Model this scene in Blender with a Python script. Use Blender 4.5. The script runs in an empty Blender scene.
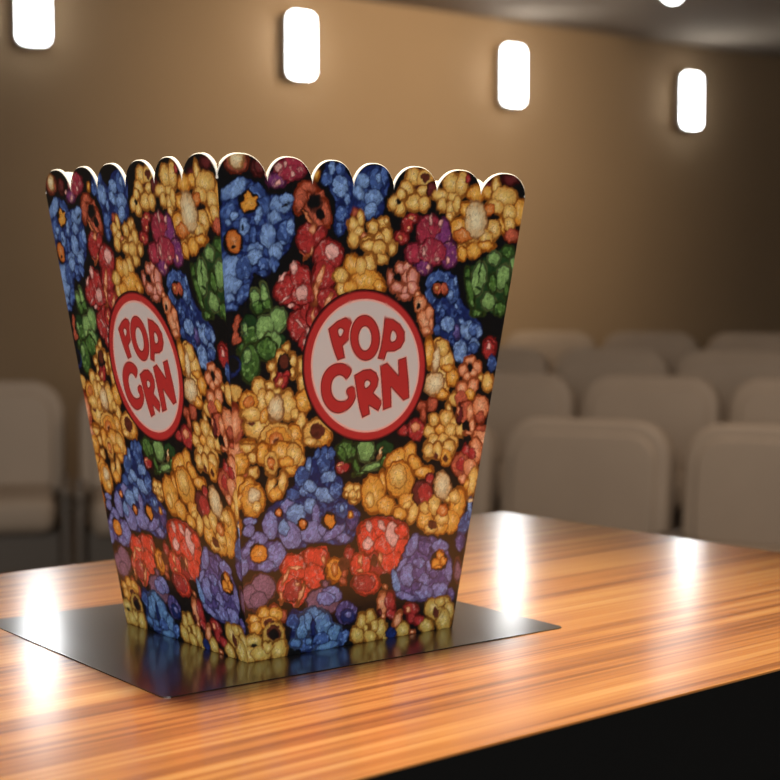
import bpy, bmesh, math, json
import numpy as np
from mathutils import Vector, Matrix

sc = bpy.context.scene
COL = sc.collection
R = math.radians
TOP = 1.10                      # height of the counter top above the floor

# ------------------------------------------------------------------ helpers
def tag(o, label=None, cat=None, group=None, kind=None):
    if label: o['label'] = label
    if cat: o['category'] = cat
    if group: o['group'] = group
    if kind: o['kind'] = kind
    return o

def empty(name, loc=(0, 0, 0), rz=0.0):
    o = bpy.data.objects.new(name, None)
    o.empty_display_size = 0.05
    COL.objects.link(o)
    o.location = loc
    o.rotation_euler = (0, 0, rz)
    return o

def link(name, me, mats, parent=None, smooth=False):
    o = bpy.data.objects.new(name, me)
    COL.objects.link(o)
    for m in (mats if isinstance(mats, (list, tuple)) else [mats]):
        me.materials.append(m)
    if parent is not None: o.parent = parent
    if smooth:
        me.polygons.foreach_set('use_smooth', [True] * len(me.polygons))
    return o

def bm_obj(name, bm, mats, parent=None, smooth=False):
    me = bpy.data.meshes.new(name)
    bmesh.ops.recalc_face_normals(bm, faces=bm.faces)
    bm.to_mesh(me); bm.free()
    return link(name, me, mats, parent, smooth)

def rounded_rect(w, h, r, n=8, r_low=None):
    """outline centred in x, from y=0 to y=h; r = upper corners, r_low = lower corners"""
    r_low = r if r_low is None else r_low
    pts = []
    for cx_, cy_, rr, a0 in ((w/2 - r, h - r, r, 0), (-w/2 + r, h - r, r, 90),
                             (-w/2 + r_low, r_low, r_low, 180), (w/2 - r_low, r_low, r_low, 270)):
        for i in range(n + 1):
            a = R(a0 + 90 * i / n)
            pts.append((cx_ + rr * math.cos(a), cy_ + rr * math.sin(a)))
    return pts

def slab(outline, y0, y1, bevel=0.0, seg=3, bend=0.0):
    """outline in x,z extruded from y0 to y1 with rounded rims"""
    bm = bmesh.new()
    a = [bm.verts.new((x, y0, z)) for x, z in outline]
    b = [bm.verts.new((x, y1, z)) for x, z in outline]
    n = len(outline)
    bm.faces.new(a); bm.faces.new(list(reversed(b)))
    for i in range(n):
        bm.faces.new((a[i], b[i], b[(i+1) % n], a[(i+1) % n]))
    bmesh.ops.remove_doubles(bm, verts=bm.verts, dist=1e-5)
    if bevel:
        ed = [e for e in bm.edges if (abs(e.verts[0].co.y - e.verts[1].co.y) < 1e-6)]
        bmesh.ops.bevel(bm, geom=ed, offset=bevel, segments=seg, profile=0.6, affect='EDGES', clamp_overlap=True)
    return bm

def box_bm(x0, x1, y0, y1, z0, z1, bevel=0.0, seg=2):
    bm = bmesh.new()
    bmesh.ops.create_cube(bm, size=1)
    for v in bm.verts:
        v.co = ((x0+x1)/2 + v.co.x*(x1-x0), (y0+y1)/2 + v.co.y*(y1-y0), (z0+z1)/2 + v.co.z*(z1-z0))
    if bevel:
        bmesh.ops.bevel(bm, geom=list(bm.edges), offset=bevel, segments=seg, profile=0.5, affect='EDGES', clamp_overlap=True)
    return bm

def new_mat(name):
    m = bpy.data.materials.new(name); m.use_nodes = True
    return m, m.node_tree.nodes, m.node_tree.links, m.node_tree.nodes['Principled BSDF']

def s2l(c):
    return tuple(((v/255/12.92) if v <= 10 else ((v/255 + .055)/1.055)**2.4) for v in c)

def plain(name, rgb, rough=0.6, spec=0.3, noise=0.0, scale=8.0, bump=0.0, metal=0.0):
    m, N, L, b = new_mat(name)
    b.inputs['Roughness'].default_value = rough
    b.inputs['Specular IOR Level'].default_value = spec
    b.inputs['Metallic'].default_value = metal
    b.inputs['Base Color'].default_value = (*rgb, 1)
    if noise or bump:
        tc = N.new('ShaderNodeTexCoord'); nz = N.new('ShaderNodeTexNoise')
        nz.inputs['Scale'].default_value = scale; nz.inputs['Detail'].default_value = 5
        L.new(tc.outputs['Object'], nz.inputs['Vector'])
        if noise:
            rp = N.new('ShaderNodeValToRGB')
            rp.color_ramp.elements[0].position = .3; rp.color_ramp.elements[1].position = .7
            rp.color_ramp.elements[0].color = (*[c*(1-noise) for c in rgb], 1)
            rp.color_ramp.elements[1].color = (*[min(1, c*(1+noise)) for c in rgb], 1)
            L.new(nz.outputs['Fac'], rp.inputs['Fac']); L.new(rp.outputs['Color'], b.inputs['Base Color'])
        if bump:
            bp = N.new('ShaderNodeBump'); bp.inputs['Strength'].default_value = bump
            L.new(nz.outputs['Fac'], bp.inputs['Height']); L.new(bp.outputs['Normal'], b.inputs['Normal'])
    return m

def emit(name, rgb, strength):
    m, N, L, b = new_mat(name)
    b.inputs['Base Color'].default_value = (.8, .8, .8, 1)
    b.inputs['Emission Color'].default_value = (*rgb, 1)
    b.inputs['Emission Strength'].default_value = strength
    return m

# ------------------------------------------------------------------ camera
FPX, PITCH, CAM_H, CAM_D, YAW = 1506.63, 0.0557775, 0.149743, 0.702443, -0.0688
cd = bpy.data.cameras.new('camera'); cam = bpy.data.objects.new('camera', cd); COL.objects.link(cam)
cam.location = (0, -CAM_D, TOP + CAM_H)
cam.rotation_euler = (math.pi/2 - PITCH, 0, YAW)
cd.sensor_width = 36.0; cd.lens = FPX / 780 * 36.0
cd.clip_start = 0.02; cd.clip_end = 60
cd.dof.use_dof = True; cd.dof.focus_distance = 0.635; cd.dof.aperture_fstop = 14.0
sc.camera = cam

def V(X, Y, z):
    """metres to the right of / ahead of the camera's standpoint -> world"""
    c, s = math.cos(YAW), math.sin(YAW)
    return Vector((c*X - s*Y, s*X + c*Y - CAM_D, z))

# ------------------------------------------------------------------ printed art
ART = '''
E maroon -65.29 205.82 3.01 0.17 0.22 -3.32
E ochre -75.69 207.53 5.37 0.32 0.27 -4.27
G
E cream -75.75 208.52 3.4 0.21 0.2 -3.17
G
P magred -59 202.3 -58.2 206.8 -54.1 210.5 -48.6 211.6 -42.9 209.4 -42 206.6 -46.6 202.3 -53.2 198.6 -58.1 199.2 -61 201.6
G
E mag -56.17 201.28 4.43 0.23 0.19 -2.8
E maroon -64.65 206.41 2.34 0.13 0.18 -2.77
E magred -49.63 206.42 7.25 0.41 0.34 -4.78
E pinkhi -55.83 206.35 1.64 0.09 0.11 -1.57
E pinkhi -52.53 208.34 0.96 0.06 0.09 -1.34
E pinkhi -48.46 204.51 0.97 0.05 0.07 -1.01
E pinkhi -55.43 200.47 1.09 0.06 0.05 -0.79
E pinkhi -61.05 202.98 1.08 0.06 0.07 -1.11
G
P navy -81.7 193.9 -79.3 197.9 -74.3 201.2 -69.7 202 -66.2 199.6 -62 197.6 -59.8 194.4 -55.1 195.7 -48.3 197.7 -47.3 193.2 -48 188.6 -45.8 186.4 -45.6 179.5 -48 173.7 -50.6 170.8 -53.9 167.9 -57.7 162.4 -61.8 162.6 -64.6 164.3 -65.1 160.9 -66.1 156.3 -67.9 152.4 -71.7 149.5 -76.9 147.3 -78.4 150.1 -80.1 155.7 -81.3 166.3 -81.6 175.2 -80.9 180.7 -82.2 186.2 -81.9 191.7
G
E sky -76.01 196.94 5.7 4.18 2.5 -2.4
E blue -65.3 195.79 4.02 0.19 0.26 -3.9
E blue -61.64 191.47 3.38 0.14 0.22 -3.36
E sky -53.46 191.81 5.56 1.48 1.4 -3.5
E sky -50.86 194.19 3.45 0.15 0.2 -2.83
E blue -78.74 187.99 3.13 -0.82 -1.34 -3.69
E sky -56.2 186.61 3.56 0.13 0.18 -2.6
E sky -58.78 179.16 4.09 0.12 0.34 -5.09
E blue -50.6 180.54 3.79 -0.43 -0.77 -5.36
E sky -47.98 182.91 2.09 0.07 0.24 -3.42
E sky -64.04 186.88 1.67 -0.18 -0.57 -3.89
E sky -70.45 182.18 2.79 0.09 0.22 -3.46
E sky -75.36 186.46 2.11 0.08 0.11 -1.77
E sky -77.81 183.6 1.7 0.06 0.09 -1.44
E blue -66.22 178.94 2.15 0.06 0.23 -3.48
E sky -64.51 173.36 3.92 0.09 0.18 -2.82
E sky -54.28 173.6 2.62 1.97 2.27 -2.04
E sky -51.36 176.52 1.94 0.05 0.06 -0.91
G
E black -51 191.35 0.97 0.04 0.04 -0.57
E black -52.37 191.01 0.55 0.02 0.03 -0.45
E black -49.68 192.25 0.55 0.02 0.03 -0.45
E black -71.45 182.14 0.8 0.03 0.08 -1.23
G
E sky -76.03 165.26 4.94 -0.51 -0.64 -6.11
E sky -74.98 159.1 5.3 0.05 0.24 -3.93
E blue -69.41 165.93 3.99 -0.52 -0.73 -5.01
E sky -64.32 170.53 3.72 0.08 0.22 -3.39
E blue -60.03 167.21 3.07 0.05 0.19 -2.84
E sky -54.85 171.87 3 1.55 2.08 -2.67
E blue -55.27 167.86 2.76 0.05 0.19 -2.85
E sky -76 154.03 2.98 0.01 0.11 -1.8
E blue -69.4 155.19 2.32 -1 -2.41 -4.26
E blue -74.43 150.09 3.32 -0 0.1 -1.58
E blue -60.5 164.07 2.73 0.04 0.08 -1.25
G
E black -69.21 191.99 5.06 0.22 0.3 -4.67
E black -75.49 175.89 4.75 0.12 0.33 -5.34
G
P gold -70.7 196.1 -69 196.7 -67.2 194 -64.9 194.1 -65.3 191.3 -66.1 189 -67.6 189.5 -71.5 188 -73.3 190.4 -72.7 192.1 -70.8 192.2
G
P orange -79.4 178 -77.6 180.3 -75 180.6 -71.9 178.2 -72 175.4 -72.5 172 -74.4 171.2 -76.8 172.5 -78.6 175.8
G
E black -75.61 174.49 1.19 0.03 0.06 -1
G
P rust -47.3 193.2 -46.3 198.4 -42.3 201 -37.3 200.7 -35 198.8 -32.8 197.9 -28.8 192.8 -27.7 188.2 -29.5 183.5 -31.4 180 -34 175.2 -37.9 170.5 -42.6 171.3 -44.4 176.7 -42.4 183.1 -39.7 184.9 -39.9 187.8 -43.5 189.4 -45.6 188.7
G
E rust -43.9 194.5 2.94 -0.2 -0.57 -5.68
E rust -40.01 199.25 4.15 -0.69 -0.48 -1.9
E rust -30.69 189.29 2.12 0.32 1.29 -5.12
G
E brown -36.34 192.82 4.13 0.17 0.3 -4.02
E black -37.11 193.65 3.2 0.14 0.23 -3.15
E black -33.52 188.6 2.15 0.08 0.17 -2.31
G
P salmon -43.3 190.5 -40 188.9 -38.2 186.1 -34.6 183.3 -36.6 182.1 -39.6 184.3 -40.6 187.8
G
E red -39.21 178.58 5.1 -0.44 -0.57 -5.74
E red -33.59 179.9 2.57 -1.09 -1.93 -3.08
E salmon -36.98 182.11 1.43 0.04 0.13 -1.73
E salmon -35.66 174.03 3.33 2.96 0.54 -0.4
G
E gold -36.54 204.3 1.56 0.08 0.14 -1.83
G
P navy -33.9 207 -30.2 210.6 -27.3 210.7 -21.2 206.6 -18 203.3 -15.8 204.5 -13.1 208.2 -8.1 210.5 -1.9 209.4 1.4 206 2.5 201.9 0.5 198.3 -0.7 195.2 0.2 189.3 -5.5 188.2 -9.5 186.5 -11 190.6 -15.5 191.6 -17.6 189.8 -18.7 185 -21.3 179.7 -25 180.1 -26.8 184.8 -25.1 191.8 -27.3 195.8 -30.1 199.7 -32.8 202.5
G
E blue -31.08 203.15 2.73 0.14 0.25 -3.33
E sky -28.92 207.88 2.16 0.12 0.22 -2.87
E blue -24.51 207.26 2.47 0.14 0.22 -2.77
E sky -23.99 200.62 4.11 0.79 1.4 -4.63
E sky -20.29 195.54 1.91 0.08 0.19 -2.45
E sky -12.37 203.25 3.11 1.63 2.56 -3.02
E sky -14.2 198.17 2.23 1.16 2.56 -3.04
E blue -5.27 203.91 3.78 0.2 0.44 -5.3
E sky -4.24 205.15 1.36 0.07 0.2 -2.36
E blue -0.87 205.92 1.98 0.11 0.4 -4.73
E sky -6.17 196.46 5.28 0.24 0.29 -3.54
E sky -7.26 191.38 3.34 -0.8 -1.27 -3.4
E blue -22.72 189.01 2.62 -0.27 -0.59 -4.17
E blue -23.36 183.13 1.9 0.06 0.24 -3.04
G
E rust -15.02 189.89 1.86 0.07 0.13 -1.65
E straw -12.6 187.62 2.09 0.08 0.25 -3.07
E straw -15.71 184.56 3.12 0.1 0.24 -2.94
E straw -12.92 182.28 2.24 0.07 0.19 -2.36
E straw -15.61 178.65 2.68 0.07 0.28 -3.54
E salmon -10.1 179.99 1.65 0.05 0.12 -1.48
G
E straw -5.51 184 2.73 0.09 0.26 -3.09
E straw 0.03 186.28 2.91 0.1 0.2 -2.39
E straw 1.48 187.23 1.69 0.06 0.12 -1.44
E straw 2.4 180.95 2.77 0.08 0.27 -3.12
E straw -7.97 177.07 3.48 0.09 0.24 -2.98
E straw 5.88 176.52 2.17 0.05 0.22 -2.54
E straw -3.55 174.18 2.74 0.06 0.2 -2.4
E straw -1.61 178.43 2.75 0.07 0.31 -3.71
G
E red 15.8 188.65 3 0.11 0.2 -2.18
E red 13.29 185.82 2.83 0.09 0.31 -3.51
E red 10.63 180.28 3.76 0.11 0.21 -2.42
E salmon 15.38 188.93 1.1 0.04 0.08 -0.85
E salmon 9.88 179.95 1.25 0.04 0.07 -0.85
E salmon 14.21 184.34 1.1 0.04 0.08 -0.85
G
E straw 15.39 206.49 4.55 0.24 0.33 -3.72
E straw 11.93 201.19 3.59 0.17 0.3 -3.36
E straw 21.79 205.92 4.77 0.25 0.39 -4.23
G
E brown 21.74 206.52 2.7 0.14 0.19 -2.05
E brown 18.16 202.09 2.05 0.1 0.11 -1.21
E straw 16.39 195.35 4.89 0.21 0.33 -3.62
E straw 20.64 201 3.64 1.21 1.16 -2
E straw 21.94 195.58 3.19 0.14 0.33 -3.64
E straw 5.46 194.88 2.92 -1.14 -1.71 -2.67
E straw 8.77 192.61 2.8 0.11 0.26 -3
E straw 9.02 198.64 2.49 0.11 0.22 -2.52
G
E black 7.6 195.27 1.4 0.06 0.12 -1.32
G
E maroon 26.63 201.29 3.37 0.16 0.29 -3.16
E straw 36.88 204.86 4.58 0.23 0.46 -4.78
E straw 43.12 204.55 3.47 -0.28 -0.77 -5.65
E red 46.19 207.19 1.33 0.07 0.18 -1.85
E straw 31.3 199.05 5.03 0.23 0.24 -2.57
E straw 32.49 195.11 2.93 0.12 0.29 -3.07
E straw 38.71 198.77 3.62 0.16 0.21 -2.22
E straw 37.95 193.79 3.29 0.13 0.36 -3.7
E straw 41.07 195.78 2.48 0.1 0.36 -3.71
E straw 37.46 190.36 1.97 0.07 0.2 -2.1
G
E maroon 59.96 205.08 3.42 0.17 0.18 -1.75
E gold 51.87 200.93 5.22 0.24 0.33 -3.24
E gold 59.43 201.91 3.59 0.17 0.3 -2.88
G
E straw 63.92 204.33 2.41 0.12 0.49 -4.72
E straw 69.14 200.14 8 0.36 0.5 -4.69
E straw 64.41 195.49 5.52 0.23 0.33 -3.16
E gold 79.99 193.54 4.88 0.19 0.64 -5.9
E straw 73.38 193.29 4.39 0.17 0.42 -3.95
E straw 73.92 188.18 3.69 0.12 0.36 -3.33
E gold 69.18 187.38 1.32 0.31 1.86 -3.89
E orange 61.1 194.08 3.43 0.14 0.27 -2.65
E rust 75.79 183.09 4.59 0.13 0.32 -2.96
G
E black 64.04 190.71 3.11 0.11 0.14 -1.39
E gold 46.71 193.51 3.68 0.15 0.34 -3.42
E gold 43.4 184.65 5.16 0.16 0.5 -5.11
E orange 46.15 182.23 6.02 0.18 0.31 -3.13
E straw 64.6 185.32 4.15 0.13 0.48 -4.57
E straw 59.83 181.36 4.46 0.13 0.4 -3.93
E straw 53.39 177.38 4.41 0.11 0.32 -3.16
E straw 45.93 175.94 3.52 0.08 0.26 -2.63
E cream 53.03 189.36 6.43 0.23 0.83 -8.28
G
E maroon 72.65 208.26 4.54 0.24 0.23 -2.15
G
E magred 22.83 185.84 3.2 0.11 0.34 -3.66
E magred 26.32 182.88 7.41 0.23 0.68 -7.37
E mag 34.21 181.26 4.5 0.13 0.73 -7.74
E purple 39.74 175.17 3.15 0.07 0.42 -4.37
E magred 29.04 184.2 3.4 0.11 0.24 -2.58
E pinkhi 32.4 187.39 1.47 0.05 0.15 -1.6
E pinkhi 26.62 188.42 0.81 0.03 0.23 -2.45
E pinkhi 29.96 178.66 1.95 0.05 0.17 -1.85
G
E leaf -63.59 154.13 2.04 0.01 0.19 -2.96
E leaf -58.89 155.29 1.87 0.29 1.13 -4.05
E green -61.63 150.13 2.87 -0 0.16 -2.4
E green -57.59 151.28 2.2 0 0.16 -2.41
G
E dgreen -65.3 143.85 3.66 -0.03 0.23 -3.55
E green -64.93 138.12 3.54 -0.05 0.27 -4.13
E leaf -51.62 144.92 4.19 -0.02 0.34 -4.99
E leaf -57.97 141.5 4.52 -0.7 -0.75 -5.22
E leaf -67.49 141.01 1.22 -0.01 0.18 -2.86
G
E dgreen -49.58 135.59 2.81 -0.04 0.24 -3.5
E leaf -54.43 135.09 4.48 -2.16 -2.7 -4.28
E green -68.71 133.59 1.62 -0.03 0.13 -2.06
E green -63.54 132.35 3.96 -0.07 0.19 -3
G
P rust -70.9 147.3 -69.3 145.6 -70.9 141.6 -70.1 139 -68.8 137.6 -70.8 134.7 -73.8 135.3 -73 138.2 -73.9 141.6 -72.8 145
G
E pinkhi -77.04 133.17 1.06 -0.02 0.21 -3.41
G
P red -54.1 156.5 -52.7 160.5 -50.1 164 -47.4 164.6 -47.6 168.1 -43.5 169.9 -40.5 166.4 -37.4 163.6 -34.1 158.3 -33.6 151.3 -36.4 150.1 -43.5 149 -47.8 150.7 -52.1 152.4
G
E red -47.57 157.08 6.06 -1.74 -2.02 -5.45
E red -41.59 162.36 4.56 1.44 2.54 -4.88
E red -40.02 155.38 5.7 0.03 0.36 -4.96
E pinkhi -45.41 166.36 1.55 0.02 0.2 -2.77
E pinkhi -40.44 156.25 3.01 -0.86 -1.18 -3.19
E pinkhi -51.07 162.24 0.89 -0.58 -1.88 -2.01
E pinkhi -45.71 150.71 1.41 0 0.05 -0.7
E pinkhi -48.73 153.6 2.2 1.34 0.35 -0.38
G
E red -39.45 142.5 7.15 -0.06 0.47 -6.47
E red -36.25 147.77 4.46 -0.01 0.27 -3.65
E red -36.11 135.98 4.33 -0.06 0.3 -4.14
E pinkhi -35.12 147.18 1.15 -0 0.19 -2.65
E pinkhi -40.56 143.09 2.26 -2.08 -0.52 -0.37
E pinkhi -36.37 139.53 1.01 -0.01 0.15 -2.01
E pinkhi -36.06 135.39 1.88 -0.03 0.13 -1.78
G
E red -27.99 171.92 7.42 0.16 0.49 -6.44
E red -29.5 163.09 5.81 0.07 0.49 -6.46
E red -27.33 153.67 5.26 0.02 0.36 -4.73
E red -33.98 145.4 3.18 -0.02 0.36 -4.84
E pinkhi -26.28 173.42 3.65 0.08 0.26 -3.4
E salmon -31.63 162.47 1.4 -0.35 -1.67 -5.15
E salmon -33.36 156.59 0.87 0.01 0.26 -3.52
E salmon -26.55 153.08 1.18 -0.53 -1.7 -2.67
E salmon -34.06 146.58 0.72 -0 0.22 -2.95
G
E gold -15.14 168.03 3.88 0.07 0.34 -4.28
E straw -6.1 168.18 3.19 0.05 0.38 -4.56
E straw -20.71 163.2 3.84 0.05 0.26 -3.32
E straw -19.92 157.86 2.67 0.02 0.24 -3.09
E gold -7.08 161.56 8.5 0.09 0.35 -4.33
E straw -10.22 167.52 3.17 0.05 0.3 -3.7
E gold -15.5 158.49 3.89 0.03 0.24 -2.98
E gold 0 159.21 3.23 0.03 0.21 -2.54
G
E straw -6.77 176.26 3.94 0.1 0.19 -2.27
E straw -1.37 175.49 3.98 0.1 0.25 -3
E straw 0.55 171.01 2.92 0.06 0.2 -2.41
E straw 6.01 175.06 2.02 0.05 0.21 -2.42
G
E pink 11.02 166.95 2.36 0.04 0.25 -2.81
E pink 14.9 167.62 2.37 0.04 0.2 -2.2
E pink 5.89 162.92 1.71 0.02 0.24 -2.8
E pink 15.68 163.34 3.33 0.04 0.25 -2.82
E pink 19.74 162.46 2.24 0.03 0.26 -2.84
E pink 10.17 158.68 3.61 0.03 0.2 -2.33
E pink 18.48 158.75 3.35 0.03 0.25 -2.84
E pink 15.06 156.88 2.38 0.01 0.28 -3.2
E pink 14.6 154.9 3.33 0.01 0.15 -1.72
G
E black 9.14 163.26 2.04 0.02 0.14 -1.59
G
E magred 18.28 173.51 4.93 0.11 0.4 -4.41
E mag 38.6 173.33 5.12 0.11 0.55 -5.74
E magred 28.66 174.35 8.11 0.18 0.53 -5.68
E mag 24.04 167.46 4.19 0.07 0.26 -2.84
E pinkhi 31.39 171.31 1.14 0.02 0.1 -1.12
E pinkhi 23.85 173.94 0.8 0.02 0.19 -2.09
E pinkhi 26.86 167.51 1.13 0.02 0.09 -0.99
E pinkhi 38.01 170.81 1.16 0.02 0.18 -1.87
E pink 18.42 163.06 3.19 0.04 0.33 -3.69
E pink 18.81 158.75 3.03 0.02 0.28 -3.08
G
E salmon 21.89 155.68 1.61 0.01 0.12 -1.36
E salmon 23.49 151.33 3.39 0 0.35 -3.86
E salmon 27.42 143.83 3.43 0.96 2.73 -4.84
E salmon 29.57 146.96 2.29 -0.01 0.35 -3.76
E salmon 28.23 139.44 2.61 -0.03 0.18 -2.01
E salmon 30.8 142.56 1.31 -0.01 0.29 -3.15
G
E black 22.74 150.71 0.97 0 0.15 -1.62
G
P navy 26 159.4 28.8 164.4 35.1 166.4 42.7 165.2 45.4 159 49.2 150.7 58.3 144.9 62.2 140.4 61.7 136.5 60.3 133.9 61.2 129.4 56.5 128.8 53.2 126.9 47.2 127.7 44.1 133.5 33.6 138.7 33.6 147.6 27.3 154.5
G
E blue 33.64 160.43 7.39 0.07 0.56 -5.94
E blue 29.64 155.09 2.69 0.78 2 -3.51
E blue 41.83 157.04 3.84 0.02 0.56 -5.8
E black 34.72 157.75 5.1 0.03 0.39 -4.14
E rust 33.04 158.11 2.46 0.02 0.25 -2.63
E rust 37.14 158.26 2.15 0.02 0.26 -2.76
E orange 32.62 158.23 1.15 0.01 0.15 -1.63
G
E blue 34.61 150.09 1.64 -0.22 -0.42 -3.1
E blue 36.92 147.56 1.66 -0 0.22 -2.27
E blue 34.74 140 1.98 -0.02 0.24 -2.53
E sky 40.73 142.48 4.17 -0.03 0.36 -3.81
E sky 52.8 139.82 4.27 -0.04 0.46 -4.63
E blue 56.65 139.78 3.44 -0.03 0.34 -3.35
E sky 59.8 138.46 2.08 -0.02 0.3 -2.98
E purple 46.55 138.61 2.03 -0.02 0.37 -3.84
E sky 49.5 143.05 2.49 -1.5 -0.89 -0.88
E sky 49.39 131.2 4.42 -0.08 0.39 -3.99
E sky 57.37 132.67 3.62 -0.06 0.34 -3.37
E sky 44.95 150.71 1.18 0 0.11 -1.14
E sky 43.49 161.47 0.84 0.01 0.24 -2.52
E sky 41.18 155.14 1.67 0.01 0.24 -2.52
G
P dgreen 49.4 166 53.2 169.8 62.3 173.2 72.3 177.9 77.5 178.7 79.4 165.7 76.3 157.2 74.6 147.5 68.6 146.2 64.9 148.1 59.9 145.6 54.5 148.2 50.4 155.2
G
E leaf 57.33 162.89 4.11 -0.49 -1.02 -7.56
E green 52.78 157.1 1.99 0.28 2.52 -7.52
E leaf 65.88 172.3 3.65 0.07 0.31 -2.94
E leaf 72.03 163.7 3.82 -0.69 -1.49 -5.77
E leaf 64.43 152.65 4 0.01 0.41 -4
E green 71.81 149.09 3.53 -0 0.34 -3.26
E green 66.17 161.05 2.61 0.02 0.41 -3.99
E green 74.33 175.37 3.7 0.08 0.29 -2.71
E leaf 77.98 170.27 1.6 0.03 0.29 -2.72
E green 75.3 157.89 1.6 0.01 0.35 -3.25
E green 58.06 147.18 3.62 -0.01 0.13 -1.29
E green 50.27 165.34 1.52 0.02 0.25 -2.53
G
E dgreen 57.8 166.72 0.34 -0.04 -0.51 -3.78
E dgreen 57.72 159.05 1.66 -0.43 -0.19 -0.48
E red 67.38 132.51 4.04 -0.07 0.35 -3.4
E pinkhi 65.99 133.18 1.05 -0.02 0.11 -1.04
G
E gold 46.45 174.12 3.02 0.07 0.31 -3.14
E gold 53.07 175.53 4.24 0.1 0.35 -3.47
E gold 60.1 177.92 5.15 0.13 0.2 -1.9
G
E green -64.17 127.23 4.78 -0.11 0.49 -7.63
E green -56.3 132.85 4.99 -0.09 0.31 -4.65
E leaf -65.72 130.15 2.04 -0.04 0.22 -3.46
E straw -46.54 133.26 1.55 -0.03 0.13 -1.88
E straw -49.43 129.22 2.53 -0.05 0.22 -3.16
E straw -53.37 125.51 2.09 -0.05 0.14 -2.1
E straw -42.98 127.9 1.57 -0.04 0.22 -3.07
E straw -42.62 122.88 1.43 -0.04 0.15 -2.13
E straw -52.07 121.68 1.26 -0.04 0.15 -2.23
G
E black -47.32 126.24 3.67 -0.09 0.32 -4.59
E brown -47.19 127.41 2.26 -0.05 0.21 -3.06
E red -48.43 119.81 2.97 -0.09 0.23 -3.3
E red -45.78 122.38 1.84 -0.05 0.09 -1.3
E salmon -48.74 119.23 1.41 -0.04 0.12 -1.77
G
E navy -71.89 126.27 3.49 -0.09 0.28 -4.47
E black -72.26 126.85 2.69 -0.07 0.22 -3.55
G
E straw -75.11 118.92 1 -0.03 0.08 -1.38
G
P straw -73.7 118.3 -70.4 118.8 -66.9 117.5 -68.5 112.4 -70.6 111 -72.7 114.2
G
E salmon -77.14 113.84 2.13 -0.08 0.25 -4.13
E rust -69.97 100.83 3.8 -0.2 0.56 -9.03
E salmon -69.74 102.56 2.71 -0.13 0.36 -5.82
E rust -73.99 100.46 1.72 0.12 1.7 -7.65
E salmon -74.13 102.78 0.93 0.07 1.16 -5.2
G
E straw -38.51 125.43 1.87 -0.05 0.26 -3.56
E straw -37.68 118.88 2.16 -0.07 0.28 -3.93
E straw -53.85 117.05 2.93 -0.1 0.17 -2.58
E straw -50.22 115.16 2.54 -0.09 0.1 -1.53
E straw -44.14 109.02 4 -0.17 0.43 -6.19
E gold -36.36 110.48 3.77 -0.15 0.36 -4.91
E straw -40.3 105.28 2.16 -0.1 0.17 -2.39
E straw -36.79 101.52 2.61 -0.13 0.3 -4.21
G
E straw -59.06 117.23 3.18 -0.11 0.26 -3.97
E straw -57.29 111.32 2.92 -0.12 0.35 -5.28
E straw -58.68 100.84 7.08 -0.36 0.32 -4.83
E gold -63.5 111.57 4.53 -0.18 0.27 -4.2
E orange -63.49 111.28 2.47 -0.1 0.17 -2.68
E straw -61.79 106.26 4.96 -0.23 0.19 -2.93
E gold -55.86 105.4 2.01 -0.7 -1.21 -3.26
E brown -62.23 102.48 2.62 -0.13 0.05 -0.82
E straw -53.53 112.35 2.38 -0.09 0.24 -3.53
E cream -50.11 108.38 3.81 -0.16 0.36 -5.33
G
E gold -40.39 96.32 4.04 -0.22 0.32 -4.57
E gold -38.51 90.2 3.91 -0.24 0.3 -4.23
E straw -48.76 93.8 8.87 -0.51 0.57 -8.36
E gold -48.05 93.76 6.54 -0.38 0.46 -6.69
E orange -48.76 93.8 3.83 -0.22 0.3 -4.42
E brown -48.72 93.2 1.56 -0.09 0.16 -2.39
G
E gold -62.99 92.86 4 -0.24 0.18 -2.83
E salmon -69.31 90.32 4.5 -0.28 0.22 -3.52
G
E straw -28.06 96.86 7.39 -0.39 0.43 -5.78
E straw -31.48 93.41 3.67 -0.21 0.13 -1.82
E gold -24.22 94.83 3.72 -0.21 0.28 -3.67
E brown -28.11 97.46 4.14 -0.22 0.26 -3.53
G
P rust -73.9 88.3 -72.2 92.9 -66.1 93.7 -62.3 87.6 -62.6 81.7 -58.8 76.7 -64.8 72.4 -69.4 70.5 -73.1 74.9 -74.9 82.6
G
E salmon -68.65 90.62 4.23 -0.26 0.24 -3.87
E gold -66.32 86.08 4.25 -0.28 0.28 -4.48
E red -71.65 78.84 2.38 0.58 3.06 -6.55
E salmon -72.85 81.85 0.93 0.08 0.92 -3.51
E gold -66.42 76.69 3.44 -0.26 0.27 -4.26
E straw -60.26 88.04 2.22 -0.14 0.14 -2.13
E straw -59.49 81.49 2.51 -0.18 0.16 -2.5
E straw -63.3 92.35 3.72 -0.22 0.13 -2
E gold -69.94 83.99 2.73 -0.19 0.22 -3.52
G
E gold -55.5 89.51 3.08 -0.19 0.32 -4.75
E gold -45.63 89.49 6 -0.37 0.3 -4.32
E straw -36.76 85.93 2.62 -0.17 0.23 -3.15
E straw -39.79 87.93 4.05 -0.25 0.35 -4.95
E gold -40.77 81.37 2.89 -0.2 0.18 -2.54
E gold -43.19 85.15 3.6 -0.24 0.17 -2.41
E straw -50.99 85.07 3.4 -0.23 0.34 -5.03
E orange -50.99 85.07 1.84 -0.12 0.2 -2.99
G
E straw -49.55 74.2 2.85 -0.22 0.29 -4.34
E straw -44.73 76.54 2.29 -0.51 -0.65 -4.57
E gold -47.96 71.68 2.94 -1.62 -1.41 -2.18
E black -47.56 76.15 0.51 -0.28 -1.16 -1.78
G
E gold -62.2 75.18 3.32 -1.27 -1.65 -4.43
E gold -65.32 70.11 1.67 -0.79 -1.6 -3.19
E gold -59.11 70.19 5.73 -0.47 0.46 -7.06
E cream -58.66 71.94 3.22 -0.26 0.25 -3.83
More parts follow.
